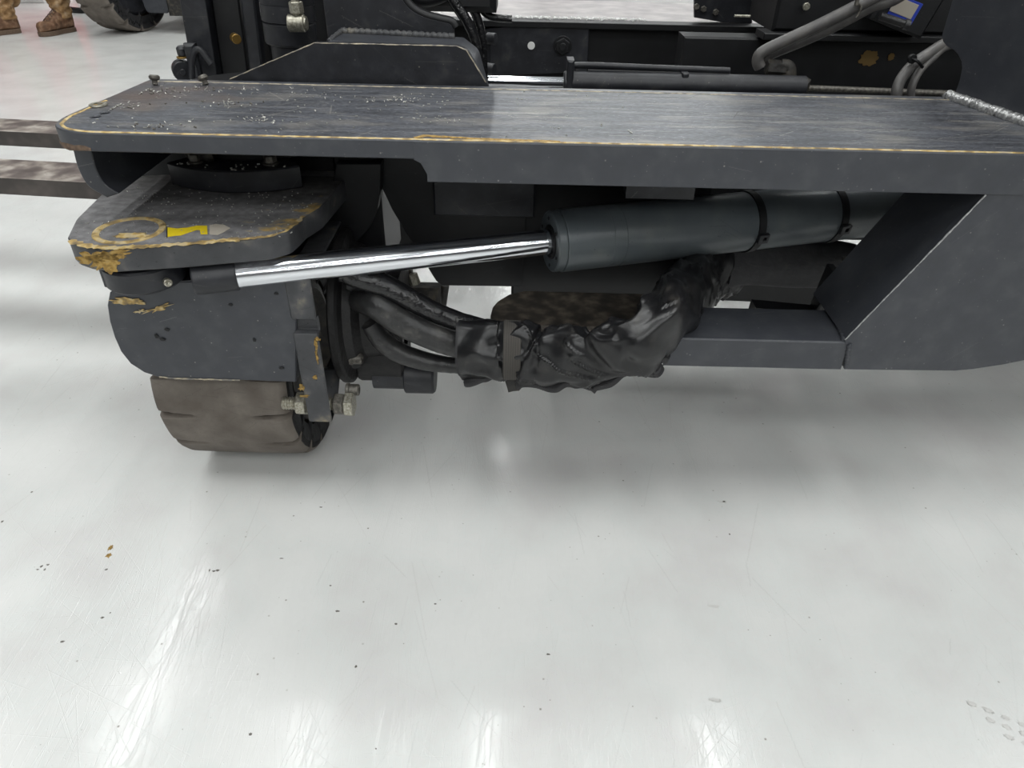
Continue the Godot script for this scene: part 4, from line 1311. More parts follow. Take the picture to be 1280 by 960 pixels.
	m.tube(smooth_path([Vector3(-0.6392, 0.5527, -0.57), Vector3(-0.6329, 0.579, -0.57), Vector3(-0.6231, 0.6006, -0.57), Vector3(-0.6113, 0.605, -0.57), Vector3(-0.6023, 0.5911, -0.57), Vector3(-0.5955, 0.5798, -0.57)], 4), 0.006, 10)
	m.disc(0.011, 0.018, axis_xf(Vector3(-0.6537, 0.5893, -0.59), Vector3(0, 1, 0.1)), 18, 0.003)
	var rol := obj("chain_roller", m, M.dark, truck)
	m = Mb.new()
	m.disc(0.012, 0.003, axis_xf(Vector3(-0.6539, 0.5866, -0.585), Vector3(0, 1, 0)), 16, 0.0005)
	obj("washer", m, M.brass, rol)
	m = Mb.new()
	m.disc(0.009, 0.02, axis_xf(Vector3(-0.5519, 0.6224, -0.6), Vector3(0.6, 0, 1)), 14, 0.001)
	obj("brass_stub", m, M.brass, ch)
	# lift cylinder
	m = Mb.new()
	var lc := Vector3(-0.405, 0.6, -0.47)
	m.lathe([Vector2(0, 0.0), Vector2(0.036, 0.0), Vector2(0.036, 0.035), Vector2(0.043, 0.037), Vector2(0.045, 0.04), Vector2(0.045, 0.07), Vector2(0.043, 0.072), Vector2(0.046, 0.074), Vector2(0.046, 0.099), Vector2(0.0452, 0.0995), Vector2(0.0452, 0.1005), Vector2(0.046, 0.101), Vector2(0.046, 0.6), Vector2(0, 0.6)], Transform3D(Basis(Vector3(0, 0, 1), deg_to_rad(-2.0)), lc), 40)
	var lift := obj("lift_cylinder", m, M.dark, truck)
	m = Mb.new()
	var f0 := Vector3(-0.3833, 0.6791, -0.4)
	var f1 := Vector3(-0.354, 0.6797, -0.4)
	m.lathe([Vector2(0, 0), Vector2(0.0125, 0), Vector2(0.0135, 0.001), Vector2(0.0135, 0.026), Vector2(0.0125, 0.027), Vector2(0.0105, 0.0272), Vector2(0.0105, 0.03), Vector2(0, 0.03)], axis_xf(f0, f1 - f0), 28)
	m.hexagon(0.0115, 0.018, axis_xf(Vector3(-0.3671, 0.6936, -0.4), Vector3(-0.01, 1, 0)))
	m.lathe([Vector2(0, 0), Vector2(0.007, 0), Vector2(0.006, 0.01), Vector2(0.006, 0.06), Vector2(0, 0.06)], axis_xf(Vector3(-0.368, 0.6877, -0.4), Vector3(-0.01, 1, 0)), 18)
	var fit := obj("hydraulic_elbow", m, M.zinc, lift)
	fit.set_meta("label", "bright silver hydraulic elbow fitting")
	# ---- reach cylinder lying in the mast well
	m = Mb.new()
	var ra := Vector3(0.0794, 0.5861, -0.45)
	var rb := Vector3(0.5031, 0.5871, -0.45)
	m.lathe([Vector2(0, 0), Vector2(0.0175, 0), Vector2(0.019, 0.002), Vector2(0.019, 0.43), Vector2(0, 0.43)], axis_xf(ra, rb - ra), 32)
	var reach := obj("reach_cylinder", m, M.dark, truck)
	m = Mb.new()
	m.lathe([Vector2(0.009, 0), Vector2(0.009, 0.18)], axis_xf(ra - (rb - ra).normalized() * 0.17, rb - ra), 24)
	obj("reach_rod", m, M.chrome, reach)
	m = Mb.new()
	m.tube(smooth_path([Vector3(0.0991, 0.5992, -0.46), Vector3(0.0955, 0.6098, -0.46), Vector3(0.1152, 0.6135, -0.46), Vector3(0.2436, 0.6116, -0.46), Vector3(0.3751, 0.6098, -0.46)], 5), 0.0055, 10)
	m.tube([Vector3(0.123, 0.6051, -0.46), Vector3(0.3762, 0.6038, -0.46)], 0.004, 10)
	obj("reach_pipe", m, M.dark, reach)
	m = Mb.new()
	m.box(Vector3(0.0899, 0.601, -0.45), Vector3(0.012, 0.05, 0.04), 0.003)
	obj("pipe_clip", m, M.dark, reach)
	m = Mb.new()
	m.box(Vector3(0.2935, 0.6023, -0.452), Vector3(0.012, 0.012, 0.03), 0.002)
	obj("pipe_clip", m, M.dark, reach)
	# ---- far side rail of the mast well and the far deck
	m = Mb.new()
	m.prism([Vector2(-0.75, 0.34), Vector2(2.2, 0.34), Vector2(2.2, 0.612), Vector2(-0.75, 0.612)], at_z(-0.91), 0.03, 0.001)
	m.box(Vector3(0.7, 0.617, -0.905), Vector3(2.9, 0.012, 0.05), 0.001)
	obj("mast_well_rail", m, M.black, truck)
	m = Mb.new()
	m.box(Vector3(0.75, 0.613, -1.1), Vector3(3.0, 0.02, 0.34), 0.002)
	var fd := obj("load_deck", m, M.far_deck, truck)
	m = Mb.new()
	var rg := RandomNumberGenerator.new()
	rg.seed = 31
	for i in 240:
		var x := -0.06 + 0.35 * pow(rg.randf(), 1.4)
		m.box(Vector3(x, 0.6245, -0.935 + rg.randfn(0, 0.008)), Vector3(rg.randf_range(0.002, 0.005), 0.003, 0.003), 0.0, Basis(Vector3(0.3, 1, 0.1).normalized(), rg.randf() * TAU))
	var grit := obj("grit", m, M.white, fd)
	grit.set_meta("kind", "stuff")
	# bolted plate on the rail
	m = Mb.new()
	m.prism(fillet([Vector2(-0.0912, 0.602), Vector2(-0.0185, 0.615), Vector2(0.1574, 0.6177), Vector2(0.1598, 0.5188), Vector2(-0.0919, 0.5029)], [0, 0.0, 0.006, 0, 0]), at_z(-0.885), 0.024, 0.002)
	var bp := obj("rail_plate", m, M.dark, truck)
	var bo := Vector3(0.0983, 0.5742, -0.885)
	m = Mb.new()
	m.disc(0.021, 0.005, axis_xf(bo, Vector3(0, 0, 1)), 28, 0.001)
	m.hexagon(0.0175, 0.014, axis_xf(bo, Vector3(0, 0, 1)))
	m.disc(0.008, 0.02, axis_xf(bo, Vector3(0, 0, 1)), 16, 0.001)
	obj("bolt", m, M.black, bp)
	m = Mb.new()
	m.disc(0.0085, 0.002, axis_xf(Vector3(0.0265, 0.5727, -0.885), Vector3(0, 0, 1)), 20, 0.0005)
	obj("bright_plug", m, M.white, bp)
	m = Mb.new()
	m.box(Vector3(-0.0731, 0.5638, -0.8), Vector3(0.02, 0.08, 0.03), 0.003)
	obj("hose_clamp", m, M.dark, truck)
	for q in [Vector3(-0.0704, 0.6024, -0.78), Vector3(-0.0705, 0.5569, -0.7)]:
		m = Mb.new()
		m.disc(0.012, 0.02, axis_xf(q, Vector3(1, 0, 0.4)), 16)
		obj("hose_clamp", m, M.dark, truck)
	# bracket with bolts on the far deck
	m = Mb.new()
	m.prism([Vector2(0.3801, 0.7612), Vector2(0.4016, 0.6321), Vector2(0.4697, 0.6235), Vector2(0.5364, 0.6232), Vector2(0.5065, 0.7637)], at_z(-0.93), 0.012, 0.001)
	var br := obj("bolted_bracket", m, M.dark, truck)
	for q in [Vector3(0.4185, 0.6507, -0.929), Vector3(0.4471, 0.6447, -0.929), Vector3(0.4012, 0.6552, -0.929)]:
		bolt(br, q, Vector3(0, 0, 1), 0.007, 0.007, M.dull_steel, "bolt", false)
	# dark machinery housing over the rail
	m = Mb.new()
	m.box(Vector3(0.86, 0.80, -0.72), Vector3(0.74, 0.3, 0.18), 0.006)
	m.box(Vector3(0.86, 0.644, -0.64), Vector3(0.78, 0.012, 0.06), 0.002)
	var hs := obj("pump_housing", m, M.black, truck)
	m = Mb.new()
	m.box(Vector3(0.4246, 0.677, -0.62), Vector3(0.03, 0.004, 0.006), 0.001)
	obj("bright_strip", m, M.zinc, hs)
	m = Mb.new()
	m.disc(0.007, 0.006, axis_xf(Vector3(0.5408, 0.6957, -0.62), Vector3(0, 0, 1)), 12, 0.001)
	obj("bolt", m, M.zinc, hs)
	m = Mb.new()
	m.prism([Vector2(0.06, 0.56), Vector2(1.2, 0.56), Vector2(1.2, 0.27), Vector2(0.06, 0.27)], at_z(-0.52), 0.02)
	m.box(Vector3(0.8, 0.585, -0.68), Vector3(0.95, 0.1, 0.06), 0.004)
	obj("well_liner", m, M.black, truck)
	m = Mb.new()
	blot(m, Vector3(0.7007, 0.6027, -0.6485), Vector3.RIGHT, Vector3.UP, 0.019, 0.014, 101, 0.22)
	obj("mud_patch", m, M.mud, truck).set_meta("label", "dried tan mud splash")
	m = Mb.new()
	blot(m, Vector3(0.7444, 0.6065, -0.6485), Vector3.RIGHT, Vector3.UP, 0.006, 0.007, 102, 0.25)
	obj("mud_patch", m, M.mud, truck).set_meta("label", "dried tan mud splash")
	m = Mb.new()
	m.tube([Vector3(0.5295, 0.5754, -0.5), Vector3(0.8087, 0.5715, -0.5)], 0.0055, 12)
	obj("guide_rod", m, M.dull_steel, truck)
	# pair of grey hoses with a tie, and their coupling
	for q in [[Vector3(0.4403, 0.6094, -0.5), Vector3(0.4336, 0.6201, -0.5), Vector3(0.4379, 0.6336, -0.5), Vector3(0.4673, 0.65, -0.5), Vector3(0.5245, 0.6784, -0.5), Vector3(0.5857, 0.7112, -0.5), Vector3(0.6211, 0.7316, -0.5), Vector3(0.6766, 0.771, -0.5)], [Vector3(0.4601, 0.6115, -0.52), Vector3(0.4547, 0.6223, -0.52), Vector3(0.4698, 0.6334, -0.52), Vector3(0.5227, 0.6559, -0.52), Vector3(0.5734, 0.6817, -0.52), Vector3(0.6222, 0.7095, -0.52), Vector3(0.6603, 0.7228, -0.52), Vector3(0.7042, 0.758, -0.52)]]:
		m = Mb.new()
		m.tube(smooth_path(q, 7), 0.0105, 18)
		obj("grey_hose", m, M.grey_hose, truck)
	m = Mb.new()
	m.tube(smooth_path([Vector3(0.579, 0.719, -0.485), Vector3(0.5876, 0.7131, -0.485), Vector3(0.5878, 0.7032, -0.485), Vector3(0.5845, 0.6957, -0.485)], 4), 0.0022, 8)
	m.box(Vector3(0.579, 0.719, -0.485), Vector3(0.006, 0.01, 0.006), 0.001)
	obj("cable_tie", m, M.dull_steel, truck)
	m = Mb.new()
	m.hexagon(0.014, 0.035, axis_xf(Vector3(0.4519, 0.6096, -0.5), Vector3(1, -0.05, 0)))
	m.tube(smooth_path([Vector3(0.4761, 0.6129, -0.5), Vector3(0.4898, 0.6104, -0.5), Vector3(0.4939, 0.5996, -0.5), Vector3(0.4935, 0.583, -0.5)], 4), [0.011, 0.0115, 0.012, 0.0125, 0.013, 0.0135, 0.014, 0.0145, 0.015, 0.015, 0.015, 0.015, 0.015], 14)
	m.box(Vector3(0.4986, 0.5803, -0.5), Vector3(0.07, 0.025, 0.04), 0.006)
	obj("hose_coupling", m, M.grime, truck)
	# labelled electric unit
	m = Mb.new()
	var ub := Basis(Vector3(0, 0, 1), -0.3)
	m.box(Vector3(0.7138, 0.7016, -0.6), Vector3(0.11, 0.075, 0.05), 0.005, ub)
	var un := obj("electric_unit", m, M.black, truck)
	m = Mb.new()
	m.box(Vector3(0.7073, 0.6995, -0.5735), Vector3(0.052, 0.036, 0.003), 0.0005, ub)
	obj("blue_label", m, M.blue, un)
	m = Mb.new()
	m.box(Vector3(0.7042, 0.7022, -0.572), Vector3(0.046, 0.025, 0.002), 0.0005, ub)
	obj("white_label", m, M.sticker_grey, un)
	m = Mb.new()
	m.lathe([Vector2(0, 0), Vector2(0.007, 0), Vector2(0.007, 0.045), Vector2(0.009, 0.046), Vector2(0.009, 0.055), Vector2(0.005, 0.056), Vector2(0, 0.05)], axis_xf(Vector3(0.6546, 0.691, -0.55), Vector3(1, -0.25, 0.2)), 16)
	obj("cable_plug", m, M.hose, un)
	# looped hoses beside the post
	for q in [[Vector3(0.6026, 0.6012, -0.29), Vector3(0.597, 0.6179, -0.29), Vector3(0.6033, 0.635, -0.3), Vector3(0.62, 0.6545, -0.31), Vector3(0.6499, 0.6678, -0.33), Vector3(0.6863, 0.6775, -0.36), Vector3(0.7404, 0.6842, -0.4)], [Vector3(0.6346, 0.5971, -0.31), Vector3(0.6288, 0.6214, -0.31), Vector3(0.6385, 0.6435, -0.32), Vector3(0.6574, 0.6609, -0.33), Vector3(0.6809, 0.672, -0.35), Vector3(0.7158, 0.6741, -0.37), Vector3(0.7607, 0.6565, -0.38)]]:
		m = Mb.new()
		m.tube(smooth_path(q, 7), 0.0085 if q[0].x < 0.61 else 0.0062, 16)
		obj("looped_hose", m, M.grey_hose, truck)
	m = Mb.new()
	m.tube(smooth_path([Vector3(0.6056, 0.6653, -0.3), Vector3(0.6148, 0.6616, -0.29), Vector3(0.6302, 0.6519, -0.3)], 4), 0.0024, 8)
	m.disc(0.007, 0.006, axis_xf(Vector3(0.6085, 0.6642, -0.3), Vector3(0, 0, 1)), 12, 0.001)
	obj("cable_tie", m, M.black, truck)

func forks() -> void:
	for q in [[-0.399, -0.503], [-0.682, -0.777]]:
		var z0: float = q[0]
		var z1: float = q[1]
		var xf := Transform3D(Basis(Vector3.UP, deg_to_rad(-4.0)) * Basis(Vector3(0, 0, 1), deg_to_rad(-0.4)), Vector3(-0.62, 0.4, (z0 + z1) / 2 + 0.015))
		var hw := (z0 - z1) / 2
		var m := Mb.new()
		m.prism([Vector2(-1.1, -hw * 0.7), Vector2(-1.0, -hw), Vector2(0.0, -hw), Vector2(0.0, hw), Vector2(-1.0, hw), Vector2(-1.1, hw * 0.7)], xf * Transform3D(Basis(Vector3(1, 0, 0), Vector3(0, 0, -1), Vector3(0, 1, 0)), Vector3.ZERO), 0.032, 0.0, true, false)
		m.flush(M.fork)
		m.prism([Vector2(-1.1, -hw * 0.7), Vector2(-1.0, -hw), Vector2(0.0, -hw), Vector2(0.0, hw), Vector2(-1.0, hw), Vector2(-1.1, hw * 0.7)], xf * Transform3D(Basis(Vector3(1, 0, 0), Vector3(0, 0, -1), Vector3(0, 1, 0)), Vector3.ZERO), 0.032, 0.0, false, true)
		m.flush(M.fork_side)
		m.box(xf * Vector3(0.012, 0.03, 0), Vector3(0.03, 0.12, hw * 2), 0.003, xf.basis)
		var o := obj("fork_blade", m, M.fork_side, truck)
		o.set_meta("label", "worn steel fork blade")

func loose_bits() -> void:
	# two small bolts leaning at the back edge of the deck
	var lb := [[Vector3(-0.5329, 0.6235, -0.1958), Vector3(0.03, 1, -0.25), "small grey bolt standing at the back left corner of the deck"], [Vector3(-0.4604, 0.6235, -0.203), Vector3(-0.45, 1, -0.3), "small grey bolt leaning on the deck's back edge, right of the corner bolt"]]
	for q in lb:
		var up: Vector3 = q[1].normalized()
		var t := thing("loose_bolt", q[2], "bolt", q[0], "small bolts at the deck's back edge")
		var m := Mb.new()
		threaded(m, Vector3.ZERO, up * 0.007, 0.004, 0.0018)
		obj("shank", m, M.dull_steel, t)
		m = Mb.new()
		m.disc(0.0075, 0.007, axis_xf(up * 0.0065, up), 16, 0.002)
		obj("head", m, M.dull_steel, t)
	var t2 := thing("washer", "flat steel washer lying on the rusty left corner of the deck", "washer", Vector3(-0.5559, 0.6234, -0.073))
	var wm := Mb.new()
	wm.lathe([Vector2(0.006, 0), Vector2(0.011, 0), Vector2(0.0115, 0.0006), Vector2(0.011, 0.0022), Vector2(0.006, 0.0022), Vector2(0.006, 0)], Transform3D.IDENTITY, 24)
	obj("ring", wm, M.zinc, t2)
	# metal shavings
	var rg := RandomNumberGenerator.new()
	rg.seed = 8
	var m := Mb.new()
	var cl := [Vector3(-0.3922, 0.6234, -0.0964), Vector3(-0.5164, 0.6234, -0.0724), Vector3(-0.4474, 0.6234, 0.0144), Vector3(-0.5028, 0.6234, -0.1544), Vector3(-0.4532, 0.6234, -0.1739), Vector3(-0.3212, 0.6234, -0.0218), Vector3(-0.1652, 0.6234, -0.1349), Vector3(-0.1554, 0.6234, -0.1449), Vector3(-0.2809, 0.6234, -0.1518), Vector3(-0.1054, 0.6234, -0.0401), Vector3(-0.3983, 0.6234, -0.1645)]
	for i in 330:
		var p: Vector3 = cl[rg.randi() % cl.size()] + Vector3(rg.randfn(0, 0.022), 0.0006, rg.randfn(0, 0.012))
		if rg.randf() < 0.35:
			p = Vector3(rg.randf_range(-0.54, 0.15), 0.6238, rg.randf_range(-0.21, 0.035))
		p.z = clampf(p.z, -0.22, 0.04)
		p.x = maxf(p.x, -0.53)
		m.box(p, Vector3(rg.randf_range(0.0008, 0.004), 0.001, rg.randf_range(0.0006, 0.0017)), 0.0, Basis(Vector3(rg.randf_range(-0.3, 0.3), 1, rg.randf_range(-0.3, 0.3)).normalized(), rg.randf() * TAU))
	var o := obj("metal_shavings", m, M.chip)
	tag(o, "bright metal shavings scattered over the left half of the deck", "shavings", "", "stuff")
	m = Mb.new()
	for i in 40:
		var p: Vector3 = cl[rg.randi() % 5] + Vector3(rg.randfn(0, 0.02), 0.0008, rg.randfn(0, 0.01))
		p.z = clampf(p.z, -0.22, 0.04)
		p.x = maxf(p.x, -0.53)
		m.box(p, Vector3(rg.randf_range(0.001, 0.0035), 0.0015, rg.randf_range(0.001, 0.002)), 0.0, Basis(Vector3(0.2, 1, 0.1).normalized(), rg.randf() * TAU))
	o = obj("dirt_crumbs", m, M.crumb)
	tag(o, "dark dirt crumbs on the left end of the deck", "dirt", "", "stuff")
	m = Mb.new()
	for i in 170:
		var p := Vector3(rg.randf_range(-0.57, -0.29), 0.4956, rg.randf_range(-0.12, 0.02) if rg.randf() < 0.8 else rg.randf_range(0.0, 0.06))
		m.box(p, Vector3(rg.randf_range(0.0007, 0.0026), 0.001, rg.randf_range(0.0006, 0.0016)), 0.0, Basis(Vector3(rg.randf_range(-0.3, 0.3), 1, 0.1).normalized(), rg.randf() * TAU))
	for i in 30:
		var a := deg_to_rad(rg.randf_range(60, 120))
		m.box(Vector3(-0.418, 0.5292, -0.275) + Vector3(cos(a), 0, sin(a)) * rg.randf_range(0.14, 0.168), Vector3(rg.randf_range(0.001, 0.004), 0.0014, 0.0015), 0.0, Basis(Vector3.UP, rg.randf() * TAU))
	o = obj("metal_filings", m, M.chip)
	tag(o, "fine metal filings strewn on the steering plate below the deck", "filings", "", "stuff")
	# marks on the floor
	m = Mb.new()
	blot(m, Vector3(-0.6311, 0, 0.1363), Vector3.RIGHT, Vector3.FORWARD, 0.003, 0.005, 301, 0.6)
	blot(m, Vector3(-0.6266, 0, 0.1509), Vector3.RIGHT, Vector3.FORWARD, 0.0035, 0.004, 302, 0.6)
	o = obj("paint_flake", m, M.ochre)
	tag(o, "small ochre paint flake on the floor left of the tyre", "paint flake")
	m = Mb.new()
	for q in [Vector3(-0.7182, 0, 0.176), Vector3(-0.7099, 0, 0.182), Vector3(-0.7102, 0, 0.1726), Vector3(-0.7208, 0, 0.1823), Vector3(-0.6167, 0, 0.1793), Vector3(-0.5808, 0, 0.2658), Vector3(-0.5733, -0, 0.2574), Vector3(-0.6167, 0, 0.3064), Vector3(-0.8243, 0, 0.0153), Vector3(-0.8332, 0, 0.0853), Vector3(-0.4592, 0, 0.1764), Vector3(-0.4525, 0, 0.1777), Vector3(-0.447, 0, 0.176), Vector3(-0.3557, 0, 0.1495), Vector3(-0.1589, 0, 0.2654), Vector3(-0.1062, 0, 0.2292), Vector3(-0.247, 0, 0.2458), Vector3(0.0584, 0, 0.3092), Vector3(-0.2031, 0, 0.3343), Vector3(-0.3159, 0, 0.4312), Vector3(-0.1569, 0, 0.4456), Vector3(-0.3207, 0, 0.036), Vector3(-0.2678, 0, 0.2), Vector3(0.3742, 0, 0.0003), Vector3(0.3657, 0, 0.0771), Vector3(-3.3134, 0, -4.0424), Vector3(-3.2447, -0, -4.1096)]:
		blot(m, q, Vector3.RIGHT, Vector3.FORWARD, rg.randf_range(0.0008, 0.0026) * (2.5 if q.z < -2 else 1.0), rg.randf_range(0.0008, 0.002) * (2.5 if q.z < -2 else 1.0), rg.randi() % 1000, 0.6)
	o = obj("dirt_specks", m, M.crumb)
	tag(o, "dark dirt specks scattered over the pale floor", "dirt", "", "stuff")
	m = Mb.new()
	for q in [Vector3(0.3085, 0, 0.2222), Vector3(0.2766, 0, 0.3713), Vector3(0.3728, 0, 0.0004)]:
		blot(m, q, Vector3.RIGHT, Vector3.FORWARD, 0.007, 0.0025, rg.randi() % 1000, 0.6, 0.0003)
	# faint tyre print at lower right
	for r in 3:
		for k in 9:
			var p := Vector3(0.6157, 0, 0.3687) + Vector3(0.017 * k + r * 0.012, 0, 0.022 * r + 0.009 * k)
			blot(m, p, Vector3(1, 0, 0.5), Vector3(0.5, 0, -1), 0.0055, 0.0032, 400 + r * 10 + k, 0.5, 0.0002)
	o = obj("tyre_print", m, std(c8(205, 204, 201), 0.3))
	tag(o, "faint grey tyre print and scuffs on the floor at the lower right", "tyre mark", "", "stuff")

# ------------------------------------------------------------------ far things
func background() -> void:
	person()
	far_forklift()
	# red cabinet
	var t := thing("cabinet", "red steel cabinet standing behind the person's boots", "cabinet", Vector3(-4.36, 0, -6.0))
	var m := Mb.new()
	m.box(Vector3(0, 0.56, 0), Vector3(0.75, 1.0, 0.5), 0.01)
	obj("body", m, M.red, t)
	m = Mb.new()
	m.box(Vector3(0, 0.03, 0), Vector3(0.7, 0.06, 0.45), 0.004)
	obj("plinth", m, M.white, t)
	for k in 4:
		m = Mb.new()
		m.box(Vector3(0, 0.2 + 0.24 * k, 0.255), Vector3(0.7, 0.22, 0.02), 0.004)
		var d := obj("drawer", m, M.red, t)
		m = Mb.new()
		m.box(Vector3(0, 0.28 + 0.24 * k, 0.275), Vector3(0.6, 0.02, 0.02), 0.003)
		obj("handle", m, M.dull_steel, d)
	# flat pallet and cable on the floor beyond
	t = thing("pallet", "low white plastic pallet on the floor between the boots and the far forklift", "pallet", Vector3(-3.5, 0, -6.95))
	m = Mb.new()
	m.box(Vector3(0, 0.12, 0), Vector3(1.1, 0.03, 0.8), 0.005)
	obj("top_board", m, M.white, t)
	for s in [-0.48, 0.0, 0.48]:
		m = Mb.new()
		m.box(Vector3(s, 0.0525, 0), Vector3(0.1, 0.105, 0.8), 0.005)
		obj("runner", m, M.sticker_grey, t)
	m = Mb.new()
	m.tube(smooth_path([Vector3(-3.5817, 0.02, -5.3434), Vector3(-3.446, 0.02, -5.2759), Vector3(-3.3503, 0.02, -5.3358), Vector3(-3.2529, 0.02, -5.3967), Vector3(-3.1165, 0.02, -5.2407), Vector3(-3.0557, 0.02, -5.3833)], 6), 0.02, 10)
	tag(obj("cable", m, M.black), "black cable lying on the floor in front of the white pallet", "cable")

func far_forklift() -> void:
	var t := thing("forklift", "dark grey forklift with a dusty tyre parked at the back left, behind the mast", "forklift", Vector3(-2.24, 0, -5.35))
	var at := Vector3(0, 0, 0)
	var wr := 0.34
	for q in [Vector3(-0.48, wr, 0.78), Vector3(1.1, wr, 0.78), Vector3(-0.48, wr, -0.55), Vector3(1.1, wr, -0.55)]:
		var tm := tyre_mesh("tyre", q, wr, 0.26, t, 14, 3.0, Vector3(1.0, 0, 0.25) if q.x < 0 else Vector3.RIGHT, 240)
		var m2 := Mb.new()
		m2.lathe([Vector2(0, -0.1), Vector2(0.22, -0.1), Vector2(0.24, -0.09), Vector2(0.24, 0.09), Vector2(0.22, 0.1), Vector2(0, 0.1)], axis_xf(q, Vector3(1.0, 0, 0.25) if q.x < 0 else Vector3.RIGHT), 30)
		obj("hub", m2, M.dark, tm)
	var m := Mb.new()
	m.box(Vector3(0.36, 0.52, 0.72), Vector3(1.0, 0.7, 0.2), 0.02)
	m.box(Vector3(0.31, 0.62, 0.0), Vector3(1.3, 0.62, 1.1), 0.03)
	obj("chassis", m, M.dark, t)
	m = Mb.new()
	m.box(Vector3(0.08, 0.21, 0.84), Vector3(0.46, 0.2, 0.1), 0.01)
	obj("step", m, M.grime, t)
	m = Mb.new()
	m.prism(fillet([Vector2(-0.32, 0.12), Vector2(-0.16, 0.12), Vector2(-0.16, 0.9), Vector2(-0.4, 0.9), Vector2(-0.36, 0.4)], 0.03), Transform3D(Basis.IDENTITY, Vector3(0, 0, 0.85)), 0.12, 0.006)
	obj("fender", m, M.paint, t)
	m = Mb.new()
	m.box(Vector3(0.36, 0.06, 0.86), Vector3(0.14, 0.1, 0.1), 0.01)
	obj("jack_pad", m, M.ochre, t)
	m = Mb.new()
	m.box(Vector3(0.56, 0.05, 0.92), Vector3(0.16, 0.09, 0.06), 0.01)
	obj("reflector", m, M.red, t)
	for q in [Vector3(-0.2, 1.5, 0.5), Vector3(0.9, 1.5, 0.5), Vector3(-0.2, 1.5, -0.5), Vector3(0.9, 1.5, -0.5)]:
		m = Mb.new()
		m.box(q, Vector3(0.06, 1.2, 0.06), 0.008)
		obj("guard_post", m, M.dark, t)
	m = Mb.new()
	m.box(Vector3(0.35, 2.12, 0), Vector3(1.25, 0.06, 1.12), 0.01)
	obj("overhead_guard", m, M.dark, t)
	m = Mb.new()
	m.box(Vector3(0.45, 1.0, 0), Vector3(0.5, 0.12, 0.5), 0.04)
	m.box(Vector3(0.7, 1.3, 0), Vector3(0.12, 0.55, 0.48), 0.04)
	obj("seat", m, M.black, t)

# tapered capsules joined by a smooth minimum, meshed as surface nets
func blend_mesh(m: Mb, bones: Array, cell: float, k: float) -> void:
	var lo := Vector3(1e9, 1e9, 1e9)
	var hi := -lo
	for b in bones:
		for e in [0, 1]:
			var r: float = b[2 + e] + cell * 2.5
			lo = lo.min(b[e] - Vector3.ONE * r)
			hi = hi.max(b[e] + Vector3.ONE * r)
	var nx := int((hi.x - lo.x) / cell) + 2
	var ny := int((hi.y - lo.y) / cell) + 2
	var nz := int((hi.z - lo.z) / cell) + 2
	var f := PackedFloat32Array()
	f.resize(nx * ny * nz)
	f.fill(1.0)
	for b in bones:
		var a: Vector3 = b[0]
		var c: Vector3 = b[1]
		var ab := c - a
		var l2 := maxf(ab.length_squared(), 1e-9)
		var rm: float = maxf(b[2], b[3]) + k * 2.0 + cell * 2
		var i0 := ((a.min(c) - Vector3.ONE * rm - lo) / cell)
		var i1 := ((a.max(c) + Vector3.ONE * rm - lo) / cell)
		for z in range(maxi(0, int(i0.z)), mini(nz, int(i1.z) + 2)):
			for y in range(maxi(0, int(i0.y)), mini(ny, int(i1.y) + 2)):
				for x in range(maxi(0, int(i0.x)), mini(nx, int(i1.x) + 2)):
					var p := lo + Vector3(x, y, z) * cell
					var t := clampf((p - a).dot(ab) / l2, 0.0, 1.0)
					var d := p.distance_to(a + ab * t) - lerpf(b[2], b[3], t)
					var q := (z * ny + y) * nx + x
					var o := f[q]
					var h := clampf(0.5 + 0.5 * (o - d) / k, 0.0, 1.0)
					f[q] = lerpf(o, d, h) - k * h * (1.0 - h)
	var idx := {}
	var vs := PackedVector3Array()
	var step := [1, nx, nx * ny]
	for z in nz - 1:
		for y in ny - 1:
			for x in nx - 1:
				var q := (z * ny + y) * nx + x
				var neg := 0
				var vals := [f[q], f[q + 1], f[q + nx], f[q + nx + 1], f[q + nx * ny], f[q + nx * ny + 1], f[q + nx * ny + nx], f[q + nx * ny + nx + 1]]
				for v in vals:
					if v < 0: neg += 1
				if neg == 0 or neg == 8:
					continue
				var s := Vector3.ZERO
				var n := 0
				for e in [[0, 1], [2, 3], [4, 5], [6, 7], [0, 2], [1, 3], [4, 6], [5, 7], [0, 4], [1, 5], [2, 6], [3, 7]]:
					var va: float = vals[e[0]]
					var vb: float = vals[e[1]]
					if (va < 0) != (vb < 0):
						var t := va / (va - vb)
						var pa := Vector3(e[0] & 1, (e[0] >> 1) & 1, e[0] >> 2)
						var pb := Vector3(e[1] & 1, (e[1] >> 1) & 1, e[1] >> 2)
						s += pa.lerp(pb, t)
						n += 1
				idx[q] = vs.size()
				vs.append(lo + (Vector3(x, y, z) + s / n) * cell)
	var norms := PackedVector3Array()
	norms.resize(vs.size())
	var quads := []
	for q in idx:
		for axis in 3:
			var u: int = step[(axis + 1) % 3]
			var w: int = step[(axis + 2) % 3]
			var a0: float = f[q]
			var a1: float = f[q + step[axis]]
			if (a0 < 0) == (a1 < 0):
				continue
			if idx.has(q - u) and idx.has(q - w) and idx.has(q - u - w):
				var quad := [idx[q], idx[q - u], idx[q - u - w], idx[q - w]]
				var nn := (vs[quad[1]] - vs[quad[0]]).cross(vs[quad[2]] - vs[quad[0]])
				var dir := Vector3.ZERO
				dir[axis] = 1.0 if a0 < 0 else -1.0
				if nn.dot(dir) < 0: nn = -nn
				for i in quad: norms[i] += nn
				quads.append(quad)
	for i in norms.size(): norms[i] = norms[i].normalized()
	for q in quads:
		m.tri(vs[q[0]], vs[q[1]], vs[q[2]], norms[q[0]], norms[q[1]], norms[q[2]])
		m.tri(vs[q[0]], vs[q[2]], vs[q[3]], norms[q[0]], norms[q[2]], norms[q[3]])

